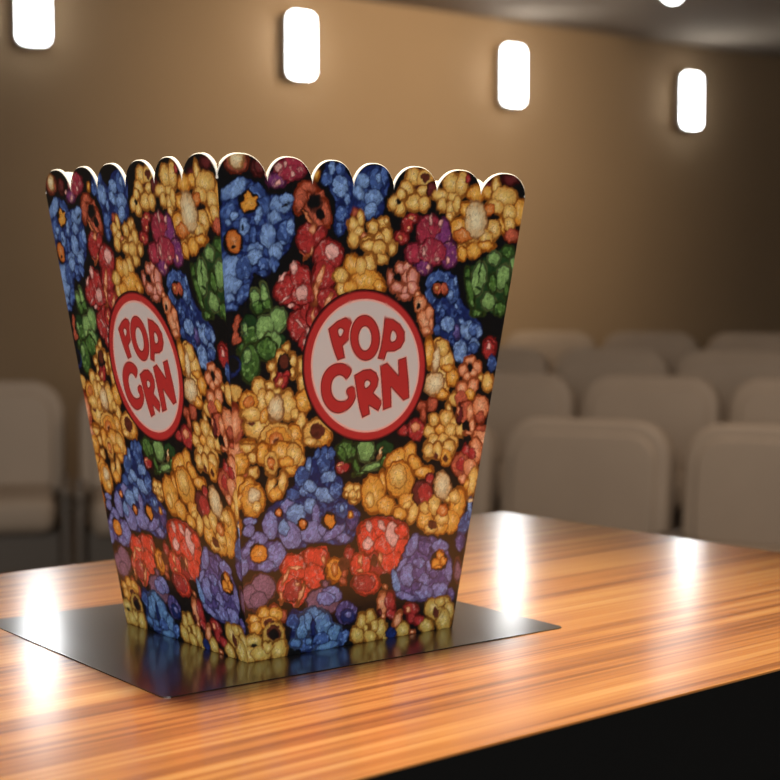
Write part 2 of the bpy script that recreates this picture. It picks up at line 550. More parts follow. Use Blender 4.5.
E straw -56.81 67.02 2.11 -0.18 0.16 -2.4
E maroon -69.73 69.59 2.05 -0.17 0.07 -1.18
G
E cream -73.76 69.05 2.17 -0.18 0.37 -6.13
E gold -69.39 58.64 4.94 -0.47 0.61 -9.82
E straw -72.16 59.49 2.45 -0.23 0.22 -3.56
E straw -69.71 52.75 2.75 -0.28 0.18 -2.99
E straw -68.31 63.27 1.79 -0.16 0.18 -2.97
G
P navy -30.9 84.9 -26.8 89.5 -20.9 90.7 -18.2 89.6 -17.4 83.4 -17.8 79.2 -13 76.3 -12.3 71.9 -14.6 67.8 -9.9 66.1 -4.2 61.9 -1.5 58.5 -2.7 52.3 -5.3 46.9 -12.2 45.7 -20.7 48.4 -28.2 48.5 -33.9 46.7 -39.9 48.5 -44.6 53.2 -50.2 52.6 -53.4 57.1 -53.1 64.3 -48.4 68.1 -42.1 69.4 -38.9 75.2 -33.3 78.4
G
E blue -23.43 84.46 3.89 -0.25 0.46 -6.15
E blue -19.92 87.3 2.26 -0.14 0.24 -3.08
E blue -34.78 78.53 3.81 -0.27 0.32 -4.39
E sky -20.64 77.21 4.29 1 1.27 -2.52
E sky -22.29 69.32 5.75 -2.6 -1.38 -2.68
E blue -38.59 70.93 3.79 -0.3 0.18 -2.56
E blue -16.41 71.02 3.8 -0.3 0.29 -3.74
E sky -33.58 72.05 2.35 -0.18 0.19 -2.57
E sky -30.05 73.92 3.85 -0.29 0.19 -2.58
E lav -41.11 65.68 3.77 -0.32 0.22 -3.17
E sky -36.52 62.24 5.27 -0.47 0.31 -4.42
E sky -29.42 65.29 3.86 -0.33 0.24 -3.21
E sky -31.46 83.16 1.47 -0.1 0.27 -3.66
E blue -27.39 87.76 1.48 -0.09 0.18 -2.45
G
E lav -49.56 58.57 4 -0.37 0.42 -6.2
E lav -38.79 53.29 5.51 1.18 3.02 -6.27
E sky -42.67 57.01 2.9 -0.27 0.25 -3.67
E lav -26.12 60.7 2.39 -0.21 0.42 -5.71
E lav -27.81 53.45 6.12 -0.59 0.37 -4.98
E blue -12.67 62 3.84 -0.33 0.29 -3.77
E sky -12.7 62.32 1.38 -0.12 0.16 -2.01
E purple -6.14 57.04 3.58 -0.33 0.36 -4.57
E lav -15.72 52.29 5.62 2.83 1.72 -2.01
E lav -22.27 54.16 2.26 -0.22 0.21 -2.75
E lav -10.14 49.23 4.02 -0.4 0.18 -2.28
G
E black -45.63 63.65 2.44 -0.21 0.17 -2.43
E black -32.9 57.63 3.1 -0.29 0.21 -2.84
E orange -45.63 63.65 1.58 -0.14 0.12 -1.7
E orange -32.9 57.63 2.21 -0.21 0.15 -2.1
G
E black -19.15 57.6 4.25 -0.39 0.3 -4.01
G
P amber -22.2 58.5 -20.8 60.8 -16.7 60.4 -15.6 56 -17.4 53.8 -19.9 56.1
G
E gold -7.48 59.36 1.24 -0.11 0.09 -1.14
E black -13.78 81.04 4.42 -0.3 0.26 -3.36
E red -13.63 81.03 3.51 -0.24 0.2 -2.61
E salmon -14.99 82.05 1.22 -0.08 0.05 -0.62
G
E lav -59.92 61.32 3.63 -0.33 0.12 -1.92
E lav -60 57.15 3.08 -0.29 0.19 -3.01
G
P purple -66.6 46.5 -61.4 52.5 -55.4 56.1 -50.2 52 -44.4 51.4 -39.7 46 -40.1 40.6 -45 38 -52.1 38.9 -59.3 40.9 -64.8 40.3 -67 42.9
G
E lav -62.88 42.47 3.63 -0.4 0.28 -4.35
E lav -54.49 53.01 4.25 -0.42 0.2 -3.03
E lav -45.46 45.42 5.05 -0.54 0.38 -5.53
E lav -59.85 49.35 1.88 -1.09 -2.53 -3.89
E lav -50.16 41.06 5.01 -0.56 0.16 -2.45
E black -54.82 47.32 4.39 -0.46 0.29 -4.38
G
P amber -58.6 45.6 -57.5 50.3 -53.7 51.2 -50.3 48.4 -50.4 45.3 -52.4 42.8 -57.4 44
G
E straw -9.01 71.07 2.31 -0.18 0.16 -2.01
E straw -5.15 70.89 2.02 -0.16 0.16 -2.02
E straw -10.34 68.55 1.54 -0.12 0.1 -1.26
E straw -4.14 68.05 1.56 -0.12 0.16 -2.02
E straw -6.24 65.34 2.02 -0.17 0.08 -1.01
E straw -6.85 68.08 2.33 -0.19 0.18 -2.27
G
E green -11.88 88.03 4.74 -0.29 0.3 -3.85
E green -14.07 86.93 1.78 0.75 2.37 -3.14
E leaf -1.48 87.71 4.83 -0.29 0.41 -5.02
E dgreen 9.07 88.01 5.25 -0.31 0.27 -3.17
E leaf 3.43 80.19 5.93 1.36 0.7 -1.35
E green -5.95 80.82 1.28 0.3 1.62 -3.16
E green 8.76 82.35 1.38 -0.48 -1.11 -2.89
E green -3.39 77.84 2.96 0.44 0.2 -0.5
E green -7.99 87.17 1.06 -0.29 -0.76 -2.95
E cream 6.99 86.56 0.76 -0.26 -0.75 -1.96
G
P straw 29.3 131.9 36.1 138.1 40.7 133 46 126.5 44.7 122 48.5 122.6 49.2 116.8 44.2 114.3 44.5 111.1 40.6 108 38 108.8 36.1 111.4 31.6 110.9 29.6 114.8 33.8 118.5
G
E gold 31.13 129.37 2.8 -0.06 0.6 -6.46
E straw 41.39 125.97 4.36 -0.1 0.39 -4.1
E straw 38.34 131.77 4.16 -0.07 0.36 -3.82
E gold 45.5 118.17 3.56 -0.11 0.39 -4
E gold 42.54 122.74 3.36 -0.09 0.18 -1.93
E gold 40.34 110.62 3.53 -0.13 0.24 -2.58
E cream 35.33 126.75 1.99 -0.18 -0.12 -5.82
E cream 35.29 115.6 4.98 -1.89 -2.44 -4.66
G
E sky 49.53 129 3.91 -0.08 0.42 -4.25
E blue 56.98 131.44 3.62 -0.06 0.27 -2.72
E red 67.05 130.61 3.69 -0.07 0.42 -4.06
E pinkhi 66.48 131.93 1.05 -0.02 0.13 -1.31
E blue 69.49 124.02 2.65 -0.06 0.42 -4.08
G
E salmon 52 121.21 2.57 -0.07 0.27 -2.72
E salmon 55.84 125.64 3.27 -0.07 0.19 -1.95
E salmon 60.49 122.28 2.78 -0.07 0.3 -3
E salmon 54.84 118.4 2.41 -0.07 0.21 -2.08
E salmon 58.15 119.74 2.6 -0.07 0.2 -1.96
G
E black 56.13 122.72 1.55 -0.04 0.23 -2.34
G
E straw 63.14 117.64 1.31 -0.04 0.13 -1.31
E straw 67.76 115.2 3.18 -0.1 0.43 -4.22
E salmon 58.74 113.86 2.85 -0.85 -1.36 -3.51
E salmon 52.4 112.77 3.6 -0.13 0.31 -3.13
E straw 48.15 108.26 3.58 -0.14 0.29 -2.99
E rust 52.42 108.22 4.3 -0.17 0.37 -3.79
E gold 57.37 110.32 2.6 -0.1 0.27 -2.75
G
E rust 28.35 105.98 2.63 -0.11 0.19 -2.05
E rust 34.91 106.34 2.95 -0.72 -0.76 -2.94
E rust 29.94 102.08 1.49 -0.07 0.32 -3.46
E red 26.46 95.23 4.76 -0.25 0.43 -4.75
E red 19.16 95.29 2.92 -0.15 0.2 -2.29
E salmon 26.1 96.52 2.62 -0.13 0.21 -2.31
G
E straw 44.81 103.35 1.36 -0.06 0.29 -2.99
E straw 43.92 99.5 3.9 -0.18 0.37 -3.9
E straw 36.82 99.2 3.01 -0.14 0.25 -2.72
E straw 34.39 94.04 3.5 -0.18 0.28 -2.97
E gold 41.03 94.47 3.04 -0.16 0.22 -2.34
E straw 48.79 97.32 2.57 -0.13 0.23 -2.35
E straw 47 93.83 3.58 -0.19 0.33 -3.4
E straw 52.97 93.85 2.76 -0.14 0.33 -3.42
E straw 37.31 89.5 3.52 -0.2 0.31 -3.38
E straw 42.79 89.18 3.56 -0.2 0.35 -3.66
E straw 48.39 88.21 3.42 -0.2 0.33 -3.42
E straw 34.35 85.47 3.01 -0.18 0.37 -4.03
E gold 40.32 84.13 3.55 -0.22 0.32 -3.4
E gold 46.2 84.42 3.58 -0.22 0.39 -4.07
G
E rust 56.51 101.53 5.2 -0.23 0.53 -5.39
E maroon 51.83 101.09 1.89 -0.09 0.4 -4.06
E salmon 58.25 101.45 2.43 -0.11 0.39 -3.95
E salmon 50.59 102.44 0.69 -0.03 0.19 -1.96
E black 57.13 95.27 3.13 -0.16 0.24 -2.38
E salmon 60.18 95.12 1.57 -0.08 0.41 -4.1
E salmon 58.3 92.25 2.61 -0.14 0.11 -1.06
E salmon 64.54 103.8 4.92 -0.21 0.55 -5.42
E rust 64.57 99.19 2.46 -0.12 0.31 -3.05
E salmon 68.44 87.06 7.99 -0.46 0.77 -7.5
E red 60.87 83.86 1.58 -0.1 0.33 -3.33
E rust 65.59 93.52 3.18 -0.16 0.14 -1.33
G
E straw 35.06 85.16 3.34 -0.2 0.34 -3.64
E straw 40.1 84.86 3.04 -0.19 0.37 -3.92
E straw 46.77 85.75 3.76 -0.23 0.38 -3.94
E gold 45.47 81.59 3.41 -0.22 0.36 -3.81
E brown 45.11 80.96 1.88 -0.12 0.15 -1.58
E brown 39.05 82.65 1.35 -0.09 0.18 -1.96
G
E salmon 63.38 83.43 3.87 -0.24 0.62 -6.14
E red 57.31 83.14 2.09 -0.13 0.33 -3.32
E rust 54.89 77.03 5.38 -0.36 0.56 -5.71
E red 55.29 77.33 2.95 -0.2 0.33 -3.32
E salmon 60.66 75.65 4.39 -0.3 0.41 -4.14
E red 61.31 82.23 2.46 -0.15 0.28 -2.8
E salmon 56.82 70.61 2.62 -0.19 0.24 -2.4
E straw 62.65 68.85 2.98 -0.69 -1.32 -7.21
E gold 59.27 67.77 1.38 -0.38 -0.81 -3.15
G
E gold 17.32 82.43 6.73 2.75 2.81 -3.6
E gold 24.01 84.56 3.6 -0.22 0.41 -4.63
E gold 9.01 72.21 2.08 -0.16 0.43 -5.11
E gold 4.27 67.51 6.33 -0.51 0.7 -8.41
E straw 2.9 65.09 2.53 -0.21 0.27 -3.31
E gold 11.88 61.79 4.99 -0.42 0.38 -4.5
E gold 18.64 58.01 3.26 -0.29 0.28 -3.24
G
P straw 23.3 83.3 27 82.8 30.7 79 38.2 76.5 35.4 72.8 29.7 71.6 26.8 76
G
E gold 27.29 79.86 2.74 1.1 2.78 -3.53
E gold 32.62 75.62 5.03 0.34 0.73 -2.35
E gold 18.94 73.06 7.97 -0.59 0.74 -8.5
E straw 17.99 74.73 4.87 -0.35 0.5 -5.79
E gold 24.74 62.64 4.92 -1.78 -1.41 -3.65
E gold 20.33 57.21 3.93 -0.35 0.26 -2.99
E straw 28.1 57.17 2.72 -0.99 -1.69 -4.37
E straw 24.09 60.76 2.74 1.06 1.11 -1.44
G
E red 36.27 72.12 2.18 -0.16 0.22 -2.36
E maroon 32.68 65.89 5.51 -0.44 0.55 -6.02
E red 34.36 65.76 4.19 -0.33 0.45 -4.85
G
E gold 54.51 58.85 4.52 -0.98 -0.97 -7.25
E gold 50.94 51.19 5.37 -0.49 0.53 -5.5
E gold 44.27 49.48 5.31 -0.5 0.35 -3.74
E gold 35.5 53.25 4.38 -0.4 0.45 -4.89
E straw 39.25 48.97 4.24 -0.4 0.22 -2.39
E straw 35.02 58.53 3.19 -0.27 0.25 -2.77
E straw 40.39 59.38 3.9 -0.33 0.41 -4.37
E straw 45.67 52.66 4.29 -0.39 0.29 -3.07
E straw 48.19 62.02 2.06 -0.17 0.15 -1.6
E brown 39.94 50.55 2.89 -0.27 0.19 -1.99
E orange 45.72 56.62 3.43 -0.3 0.28 -2.93
E cream 44.62 68.23 4.78 -0.36 0.6 -6.35
E straw 52.44 62.34 3.47 -0.28 0.32 -3.34
G
E blue 59.81 49.03 3.4 -1.23 -2.2 -5.59
E sky 62.6 56.16 1.59 -0.14 0.54 -5.41
E cream 62.23 59.87 1.24 -0.1 0.09 -0.94
E purple 57.97 41.16 2.99 -0.3 0.41 -4.2
G
E mauve -51.3 32.06 6.3 -0.76 0.38 -5.65
E mauve -57.07 28.51 3.77 0.41 2.04 -5.65
E mauve -53.44 26.84 4.42 -0.56 0.25 -3.81
G
P flame -44 29.3 -42.2 34.7 -40.5 41.2 -37.1 44.5 -31.2 45.1 -25.4 47 -18.6 46.3 -18.9 40.1 -20.9 35.9 -20.5 30.9 -27 27.3 -29.6 22.6 -33.2 21 -38.5 23.7
G
E flame -35.92 38.86 6.63 -0.74 0.41 -5.72
E flame -25.07 42.01 6.62 -0.71 0.33 -4.39
E flame -25.22 33.92 5.42 -0.63 0.43 -5.79
E flame -37.51 30.4 5.92 -2.02 -1.36 -5.33
E red -35.95 28.97 4.4 -1.85 -1.69 -4.45
E salmon -20.49 40.89 1.51 -0.38 -0.27 -1.94
E salmon -40.06 35.64 0.98 -0.41 -1.26 -3.32
E salmon -35.18 38.78 3.69 -0.41 0.05 -0.75
E salmon -31.41 27.18 0.86 -0.36 -1.49 -3.91
E salmon -41.65 27.2 0.73 -0.09 0.15 -2.24
E salmon -33.91 31.21 1.48 -0.18 0.07 -1
G
E rust -44.95 22.57 1.6 -0.21 0.08 -1.24
E rust -40.3 18.06 2.64 -0.35 0.18 -2.63
E gold -44.72 19.27 4.22 -0.56 0.22 -3.24
E gold -49.83 20.56 3.17 -0.42 0.18 -2.72
E gold -54.66 18.45 2.99 -0.4 0.12 -1.85
E gold -53.74 15.14 3 -0.41 0.19 -2.84
E gold -47.37 15.93 4.49 -0.61 0.23 -3.36
E brown -47.15 15.9 3.19 -0.43 0.15 -2.24
E olive -44.51 10.9 5.69 -0.8 0.37 -5.38
E brown -44.55 11.4 3.79 -0.53 0.26 -3.88
E black -44.51 10.9 2.62 -0.37 0.19 -2.75
G
E olive -54.73 8.65 4.57 -0.66 0.23 -3.59
E olive -55.82 3.59 3.71 -0.56 0.25 -3.85
E olive -50.45 3.1 5.34 -0.8 0.23 -3.5
E olive -41.48 3.63 3.95 -1.78 -1.52 -3.99
E olive -47.38 5.43 2.61 -0.38 0.17 -2.5
G
E black -54.29 7.36 1.57 -0.23 0.06 -0.87
G
E red -7.07 41.72 2.34 -0.25 0.25 -3.19
G
P red -1.5 35.1 -1.8 49.1 1.4 57 10.1 57.5 18.3 55.5 25.9 51.6 27.2 46.3 24.6 38.7 21 33.9 17.1 31 10.8 30.5 9.8 22.8 3.5 22.3 -3 24.4 -5.2 28.5
G
E flame 9.12 49.95 11.23 -1.08 0.54 -6.46
E flame 3 47.35 5.55 -0.55 0.53 -6.43
E flame 20.27 41.75 7.38 -0.76 0.46 -5.24
E flame -0.01 36.19 5.69 -0.63 0.42 -5.16
E flame 17.51 36.2 6.7 -0.73 0.46 -5.37
E flame 12.83 43.8 6.47 -0.66 0.39 -4.55
E flame 3.85 27.41 7.66 -0.91 0.43 -5.2
E red 2.66 27.55 6.37 -0.75 0.34 -4.15
E pinkhi 3.32 53.05 1.74 -0.16 0.22 -2.69
E pinkhi 3.16 45.43 2.75 -1.06 -1.06 -2.77
E pinkhi 16.88 48.24 3.55 -0.1 1.14 -5.9
E pinkhi 10.29 53.04 1.77 0.36 1.37 -2.65
E salmon -0.17 38.12 1.11 -0.12 0.21 -2.57
E salmon 0.2 33.61 1.58 -0.18 0.08 -1.03
E salmon 10.9 38.21 1.13 -0.12 0.22 -2.6
E flame 22.05 49.35 3.78 -0.36 0.29 -3.27
G
E brown 7.39 37.3 2.08 -0.23 0.26 -3.11
E amber -14.26 35.55 4.31 -0.49 0.4 -5.21
E brown -9.59 37.56 3.1 -0.34 0.26 -3.32
E orange -14.28 35.87 1.85 -0.21 0.25 -3.31
E rust -8.72 33.34 1.56 -0.18 0.12 -1.54
E rust -9.24 30.1 2.02 -0.24 0.15 -1.92
G
E mauve -18.76 29.77 2.14 -0.25 0.12 -1.65
E mauve -19.3 21.96 8.79 -1.11 0.46 -6.05
E lav -14.56 24.53 4.84 -2.81 -2.06 -3.04
E lav -17.87 23.05 5.36 -0.67 0.24 -3.19
E purple -6.13 15.18 5.96 -0.78 0.44 -5.57
E navy -5.24 13.78 4.4 -0.58 0.29 -3.63
E lav -5.29 14.43 1.89 -0.25 0.11 -1.43
G
P navy -38.3 16.9 -36 21.6 -31.4 19.1 -27.1 20.4 -20.2 18.9 -13.8 14.9 -11.8 8.9 -4.7 7.3 -5.1 2.2 -8.8 0.1 -22.5 -0.4 -33.2 1.8 -36.4 6.7 -35.3 11.5
G
E teal -29.77 11.39 3.45 -0.48 0.42 -5.83
E teal -23.87 17.51 4.7 -0.62 0.19 -2.54
E teal -26.61 14.1 2.2 0.03 1.24 -4.5
E teal -18.94 12.11 4.75 -0.65 0.37 -4.87
E blue -19.18 5.16 4.76 -0.68 0.24 -3.21
E teal -12.06 7.02 3.29 -1.42 -1.36 -3.53
E blue -7.2 4.09 2.54 -1.52 -2.23 -3.25
E teal -15.08 1.38 6.53 1.06 0.87 -1.81
E blue -28.49 3.97 4.67 -0.68 0.21 -2.93
E teal -25.92 4.54 1.63 -0.99 -1.01 -1.5
G
E blue -34.82 14.9 3.41 -0.46 0.25 -3.53
E teal -32.64 4.89 2.99 -0.43 0.14 -1.9
E navy -24.11 10.61 1.21 -0.17 0.33 -4.47
G
E olive 2.9 10.11 2.87 -0.79 -0.48 -3.5
E olive 7.55 11.43 2.74 -0.37 0.28 -3.42
E olive 0.63 3.95 3.67 -0.52 0.33 -4.06
E olive 14.11 4.99 3.27 -0.45 0.4 -4.77
E olive 10.33 6.82 2.43 -0.33 0.23 -2.77
E olive 5.18 6.43 1.61 -0.22 0.14 -1.71
E olive 7.88 2.6 3.72 -0.53 0.25 -3.04
E olive 16.48 0.92 1.15 -0.16 0.1 -1.2
E olive 17.23 1.6 0.82 -0.12 0.06 -0.67
E navy 19.65 1.92 2.64 -0.37 0.24 -2.8
G
P purple 26.3 44.7 30.2 46.3 37 45.7 43 44.4 49.7 41.1 51.4 36.2 54.4 31.9 53.4 24.6 52.4 17.3 46.6 15.3 38.1 14.4 29.6 16.5 22.1 17.7 19.1 24 18.6 29.9 23 35.3
G
E lav 28.98 41.86 2.86 -1.17 -2.37 -5.34
E purple 36.6 40.42 4.4 -0.45 0.38 -4.12
E lav 23.57 33.28 1.79 -0.98 -2.18 -3.15
E sky 21.02 25.08 2.22 0.12 2.5 -7.33
E lav 26.94 18.45 6.74 -2.24 -0.45 -1.73
E lav 27.3 28.28 4.5 -0.52 0.48 -5.44
E purple 34.32 28.79 4.22 -0.48 0.42 -4.67
E lav 33.89 33.46 3.88 -0.42 0.22 -2.4
E lav 37.65 24.43 3.57 -0.42 0.31 -3.36
E purple 42.89 27.15 2.75 -0.31 0.2 -2.15
E lav 47.47 19.26 5.55 -0.67 0.32 -3.39
E lav 38.14 19.06 5.28 -0.65 0.31 -3.37
E lav 52.28 27.42 2.27 -0.26 0.53 -5.57
E lav 45.96 39.8 5.34 -0.55 0.29 -3.09
E purple 33.23 22.31 2.8 0.99 1.42 -1.89
E lav 39.95 31.47 2.22 -0.25 0.25 -2.68
G
E black 45.76 32.83 5.51 -0.6 0.47 -4.98
E amber 46.1 35.59 2.41 -0.26 0.19 -2.02
E amber 44.31 31.99 3.09 -0.34 0.24 -2.56
E amber 48.35 32.55 2.25 -0.25 0.2 -2.16
E amber 45.58 30.18 2.41 -0.27 0.11 -1.21
G
E purple 57.54 40.29 2.64 -0.27 0.41 -4.2
E purple 54.67 16.02 2.11 -0.26 0.33 -3.42
E mauve 57.72 26.81 1.94 -0.22 0.49 -5.05
G
E salmon 14.03 16.8 3.1 -0.39 0.4 -4.75
E red 18.06 16.94 2.96 -0.37 0.41 -4.76
E salmon 14.61 24.22 0.98 -0.12 0.07 -0.79
E red 19.34 11.53 2.47 -0.33 0.21 -2.39
E salmon 15.15 11.1 1.14 -0.15 0.12 -1.46
E maroon 12.73 13.05 1.3 -0.17 0.09 -1.06
G
E salmon 23.32 8.04 2.08 -0.87 -1.29 -3.3
E olive 26.68 2.62 3.71 -1.56 -1.29 -3.31
E red 30.82 12.01 4.04 -0.52 0.25 -2.82
E salmon 29.14 12.23 1.34 -0.17 0.12 -1.34
E red 31.18 7.98 2.36 -0.32 0.2 -2.29
E red 35.96 6 3.23 -0.44 0.17 -1.89
E olive 40.91 2.65 3.98 -1.65 -1.13 -2.87
E salmon 32.66 0.78 1.19 -0.17 0.08 -0.95
E navy 20.14 2.21 2.98 -0.42 0.24 -2.8
G
E olive 51.97 12.64 2.97 -0.38 0.25 -2.6
E olive 54.11 8.3 3.16 -0.41 0.41 -4.26
E olive 51.06 3.97 4.55 -0.61 0.6 -6.31
E olive 44.43 10.58 5.35 -0.69 0.47 -5.03
E olive 48.48 13.08 3.48 -0.44 0.23 -2.45
E brown 45.92 8.36 1.91 -0.25 0.23 -2.45
'''
LET = json.loads('''{"P1": [-25.77, 140.9, -21.45, 144.15, -17.11, 145.8, -14.44, 145.12, -12.91, 142.89, -12.19, 140.47, -13.15, 138.36, -14.82, 135.67, -17.5, 133.6, -16.69, 130.87, -15.97, 128.44, -19.78, 127.37, -21.5, 130.36, -23.26, 134.05, -24.64, 137.6], "P1h": [-20.58, 140.55, -19.37, 141.26, -17.6, 140.52, -17.73, 139.32, -19.05, 137.23, -20.29, 138.75], "P2": [4.24, 145.7, 9.01, 144.87, 13.14, 142.69, 16.06, 139.25, 16.34, 135.21, 14.46, 132.13, 11.03, 130.64, 6.71, 130.54, 5.61, 126.92, 1.87, 127.8, 3.04, 132.33, 3.74, 137.85], "P2h": [8.49, 139.95, 10.42, 139.5, 11.79, 137.26, 11.03, 135.17, 8.06, 134.84], "O": [2.43, 136.77, 2.48, 134.52, 2.11, 132.4, 1.34, 130.5, 0.21, 128.93, -1.23, 127.76, -2.89, 127.06, -4.69, 126.85, -6.55, 127.14, -8.36, 127.92, -10.04, 129.15, -11.5, 130.75, -12.67, 132.66, -13.5, 134.77, -13.94, 136.98, -13.98, 139.19, -13.62, 141.27, -12.86, 143.14, -11.76, 144.7, -10.36, 145.87, -8.72, 146.6, -6.94, 146.84, -5.09, 146.58, -3.28, 145.84, -1.58, 144.64, -0.09, 143.05, 1.11, 141.14, 1.97, 139.01], "Oh": [-2.26, 136.52, -2.25, 135.35, -2.42, 134.24, -2.76, 133.25, -3.26, 132.43, -3.88, 131.81, -4.59, 131.44, -5.37, 131.32, -6.16, 131.47, -6.94, 131.87, -7.65, 132.51, -8.28, 133.35, -8.77, 134.35, -9.12, 135.45, -9.3, 136.62, -9.31, 137.78, -9.14, 138.88, -8.8, 139.86, -8.32, 140.68, -7.7, 141.3, -6.99, 141.68, -6.22, 141.8, -5.43, 141.67, -4.65, 141.27, -3.93, 140.64, -3.31, 139.81, -2.8, 138.81, -2.45, 137.69], "C": [-11.16, 122.91, -14.36, 118.44, -15.86, 120.31, -18.56, 121.3, -21.43, 119.87, -22.44, 116.58, -21.64, 112.92, -19.21, 110.4, -16.15, 109.67, -13.2, 110.47, -12.75, 111.49, -14.41, 113.39, -13.81, 115.38, -10.65, 116.49, -8.14, 113.65, -8.99, 110.0, -10.67, 107.31, -13.55, 105.29, -17.61, 104.25, -22.2, 105.67, -25.82, 109.46, -27.62, 113.75, -27.98, 118.57, -26.45, 122.73, -22.99, 125.64, -18.6, 126.56, -14.01, 125.42], "R": [-10.46, 120.76, -5.46, 123.06, -1.63, 123.27, 1.61, 121.64, 3.17, 118.82, 2.88, 115.73, 0.8, 112.71, 6.2, 108.78, 4.21, 104.5, -1.23, 107.22, -0.38, 103.46, -4.51, 101.98, -6.39, 106.2, -7.94, 111.19, -9.05, 115.52], "Rh": [-4.62, 117.52, -3.17, 118.58, -1.31, 117.6, -1.43, 116.18, -4.0, 114.61], "N": [3.47, 124.49, 7.34, 125.82, 14.17, 120.04, 13.33, 126.92, 17.85, 128.07, 20.14, 117.67, 21.25, 109.75, 17.89, 108.62, 10.41, 114.85, 11.41, 106.06, 6.69, 104.83, 6.2, 108.78, 4.68, 117.53]}''')
RING = [-4.1, 124.47, 33.46, -0.84, 2.68, -32.73]
INNER = [-3.85, 124.5, 29.27, -0.74, 2.35, -28.65]
# ink colours as they look in the dim hall, divided by the light that falls there
LIGHT = np.array((.66, .54, .48))
def ink(v):
    a = np.array(s2l(v)) / LIGHT
    return np.clip(a * min(1, .93/a.max()), .0015, .93)
INK = {k: ink(v) for k, v in dict(
    black=(10, 10, 11), navy=(20, 29, 68), blue=(64, 84, 132), sky=(112, 132, 168), lav=(118, 110, 152),
    purple=(78, 62, 108), teal=(84, 110, 142), red=(150, 40, 38), magred=(142, 40, 54), mag=(108, 44, 86),
    maroon=(86, 28, 28), rust=(170, 78, 54), salmon=(204, 130, 94), pink=(196, 124, 110), pinkhi=(216, 150, 136),
    gold=(206, 146, 62), straw=(216, 170, 92), cream=(206, 180, 140), ochre=(146, 66, 46), olive=(182, 148, 76),
    orange=(188, 108, 50), amber=(232, 146, 56), brown=(74, 30, 20), yolk=(220, 150, 50), green=(68, 94, 40),
    leaf=(118, 142, 80), dgreen=(26, 48, 22), flame=(198, 56, 40), mauve=(124, 80, 96),
    sign_red=(156, 38, 35), sign_white=(178, 156, 146), sign_edge=(96, 18, 18), sign_halo=(204, 140, 124)).items()}

def hash2(i, j, k):
    h = np.sin(i*127.1 + j*311.7 + k*74.7) * 43758.5453
    return h - np.floor(h)

def vnoise(x, y, k):
    i, j = np.floor(x), np.floor(y); fx, fy = x - i, y - j
    fx = fx*fx*(3-2*fx); fy = fy*fy*(3-2*fy)
    a, b = hash2(i, j, k), hash2(i+1, j, k); c, d = hash2(i, j+1, k), hash2(i+1, j+1, k)
    return (a*(1-fx)+b*fx)*(1-fy) + (c*(1-fx)+d*fx)*fy

def worley(x, y, k):
    i, j = np.floor(x), np.floor(y)
    f1 = np.full(x.shape, 9.0); f2 = f1.copy(); idv = np.zeros(x.shape)
    for di in (-1, 0, 1):
        for dj in (-1, 0, 1):
            a, b = i+di, j+dj
            px_, py_ = a + hash2(a, b, k), b + hash2(a, b, k+9)
            d = np.hypot(x-px_, y-py_)
            near = d < f1
            f2 = np.where(near, f1, np.minimum(f2, d))
            idv = np.where(near, hash2(a, b, k+3), idv)
            f1 = np.where(near, d, f1)
    return f1, f2, idv

def smooth_poly(p, it=2):
    for _ in range(it):
        q = np.roll(p, -1, 0)
        p = np.stack([p*.75+q*.25, p*.25+q*.75], 1).reshape(-1, 2)
    return p

def poly_sd(x, y, p):
    """signed distance, positive inside"""
    d = np.full(x.shape, 1e9); ins = np.zeros(x.shape, bool)
    n = len(p)
    for i in range(n):
        ax, ay = p[i]; bx, by = p[(i+1) % n]
        ex, ey = bx-ax, by-ay; wx, wy = x-ax, y-ay
        t = np.clip((wx*ex+wy*ey)/(ex*ex+ey*ey+1e-12), 0, 1)
        d = np.minimum(d, (wx-ex*t)**2 + (wy-ey*t)**2)
        if ay != by:
            c = (ay > y) != (by > y)
            ins ^= c & (x < ex*(y-ay)/(by-ay)+ax)
    return np.where(ins, 1, -1)*np.sqrt(d)

def sstep(a, b, v):
    t = np.clip((v-a)/(b-a), 0, 1); return t*t*(3-2*t)

GLOSSY = {'red', 'magred', 'mag', 'flame', 'maroon', 'pinkhi'}
FLAT = {'black', 'brown', 'navy', 'dgreen'}

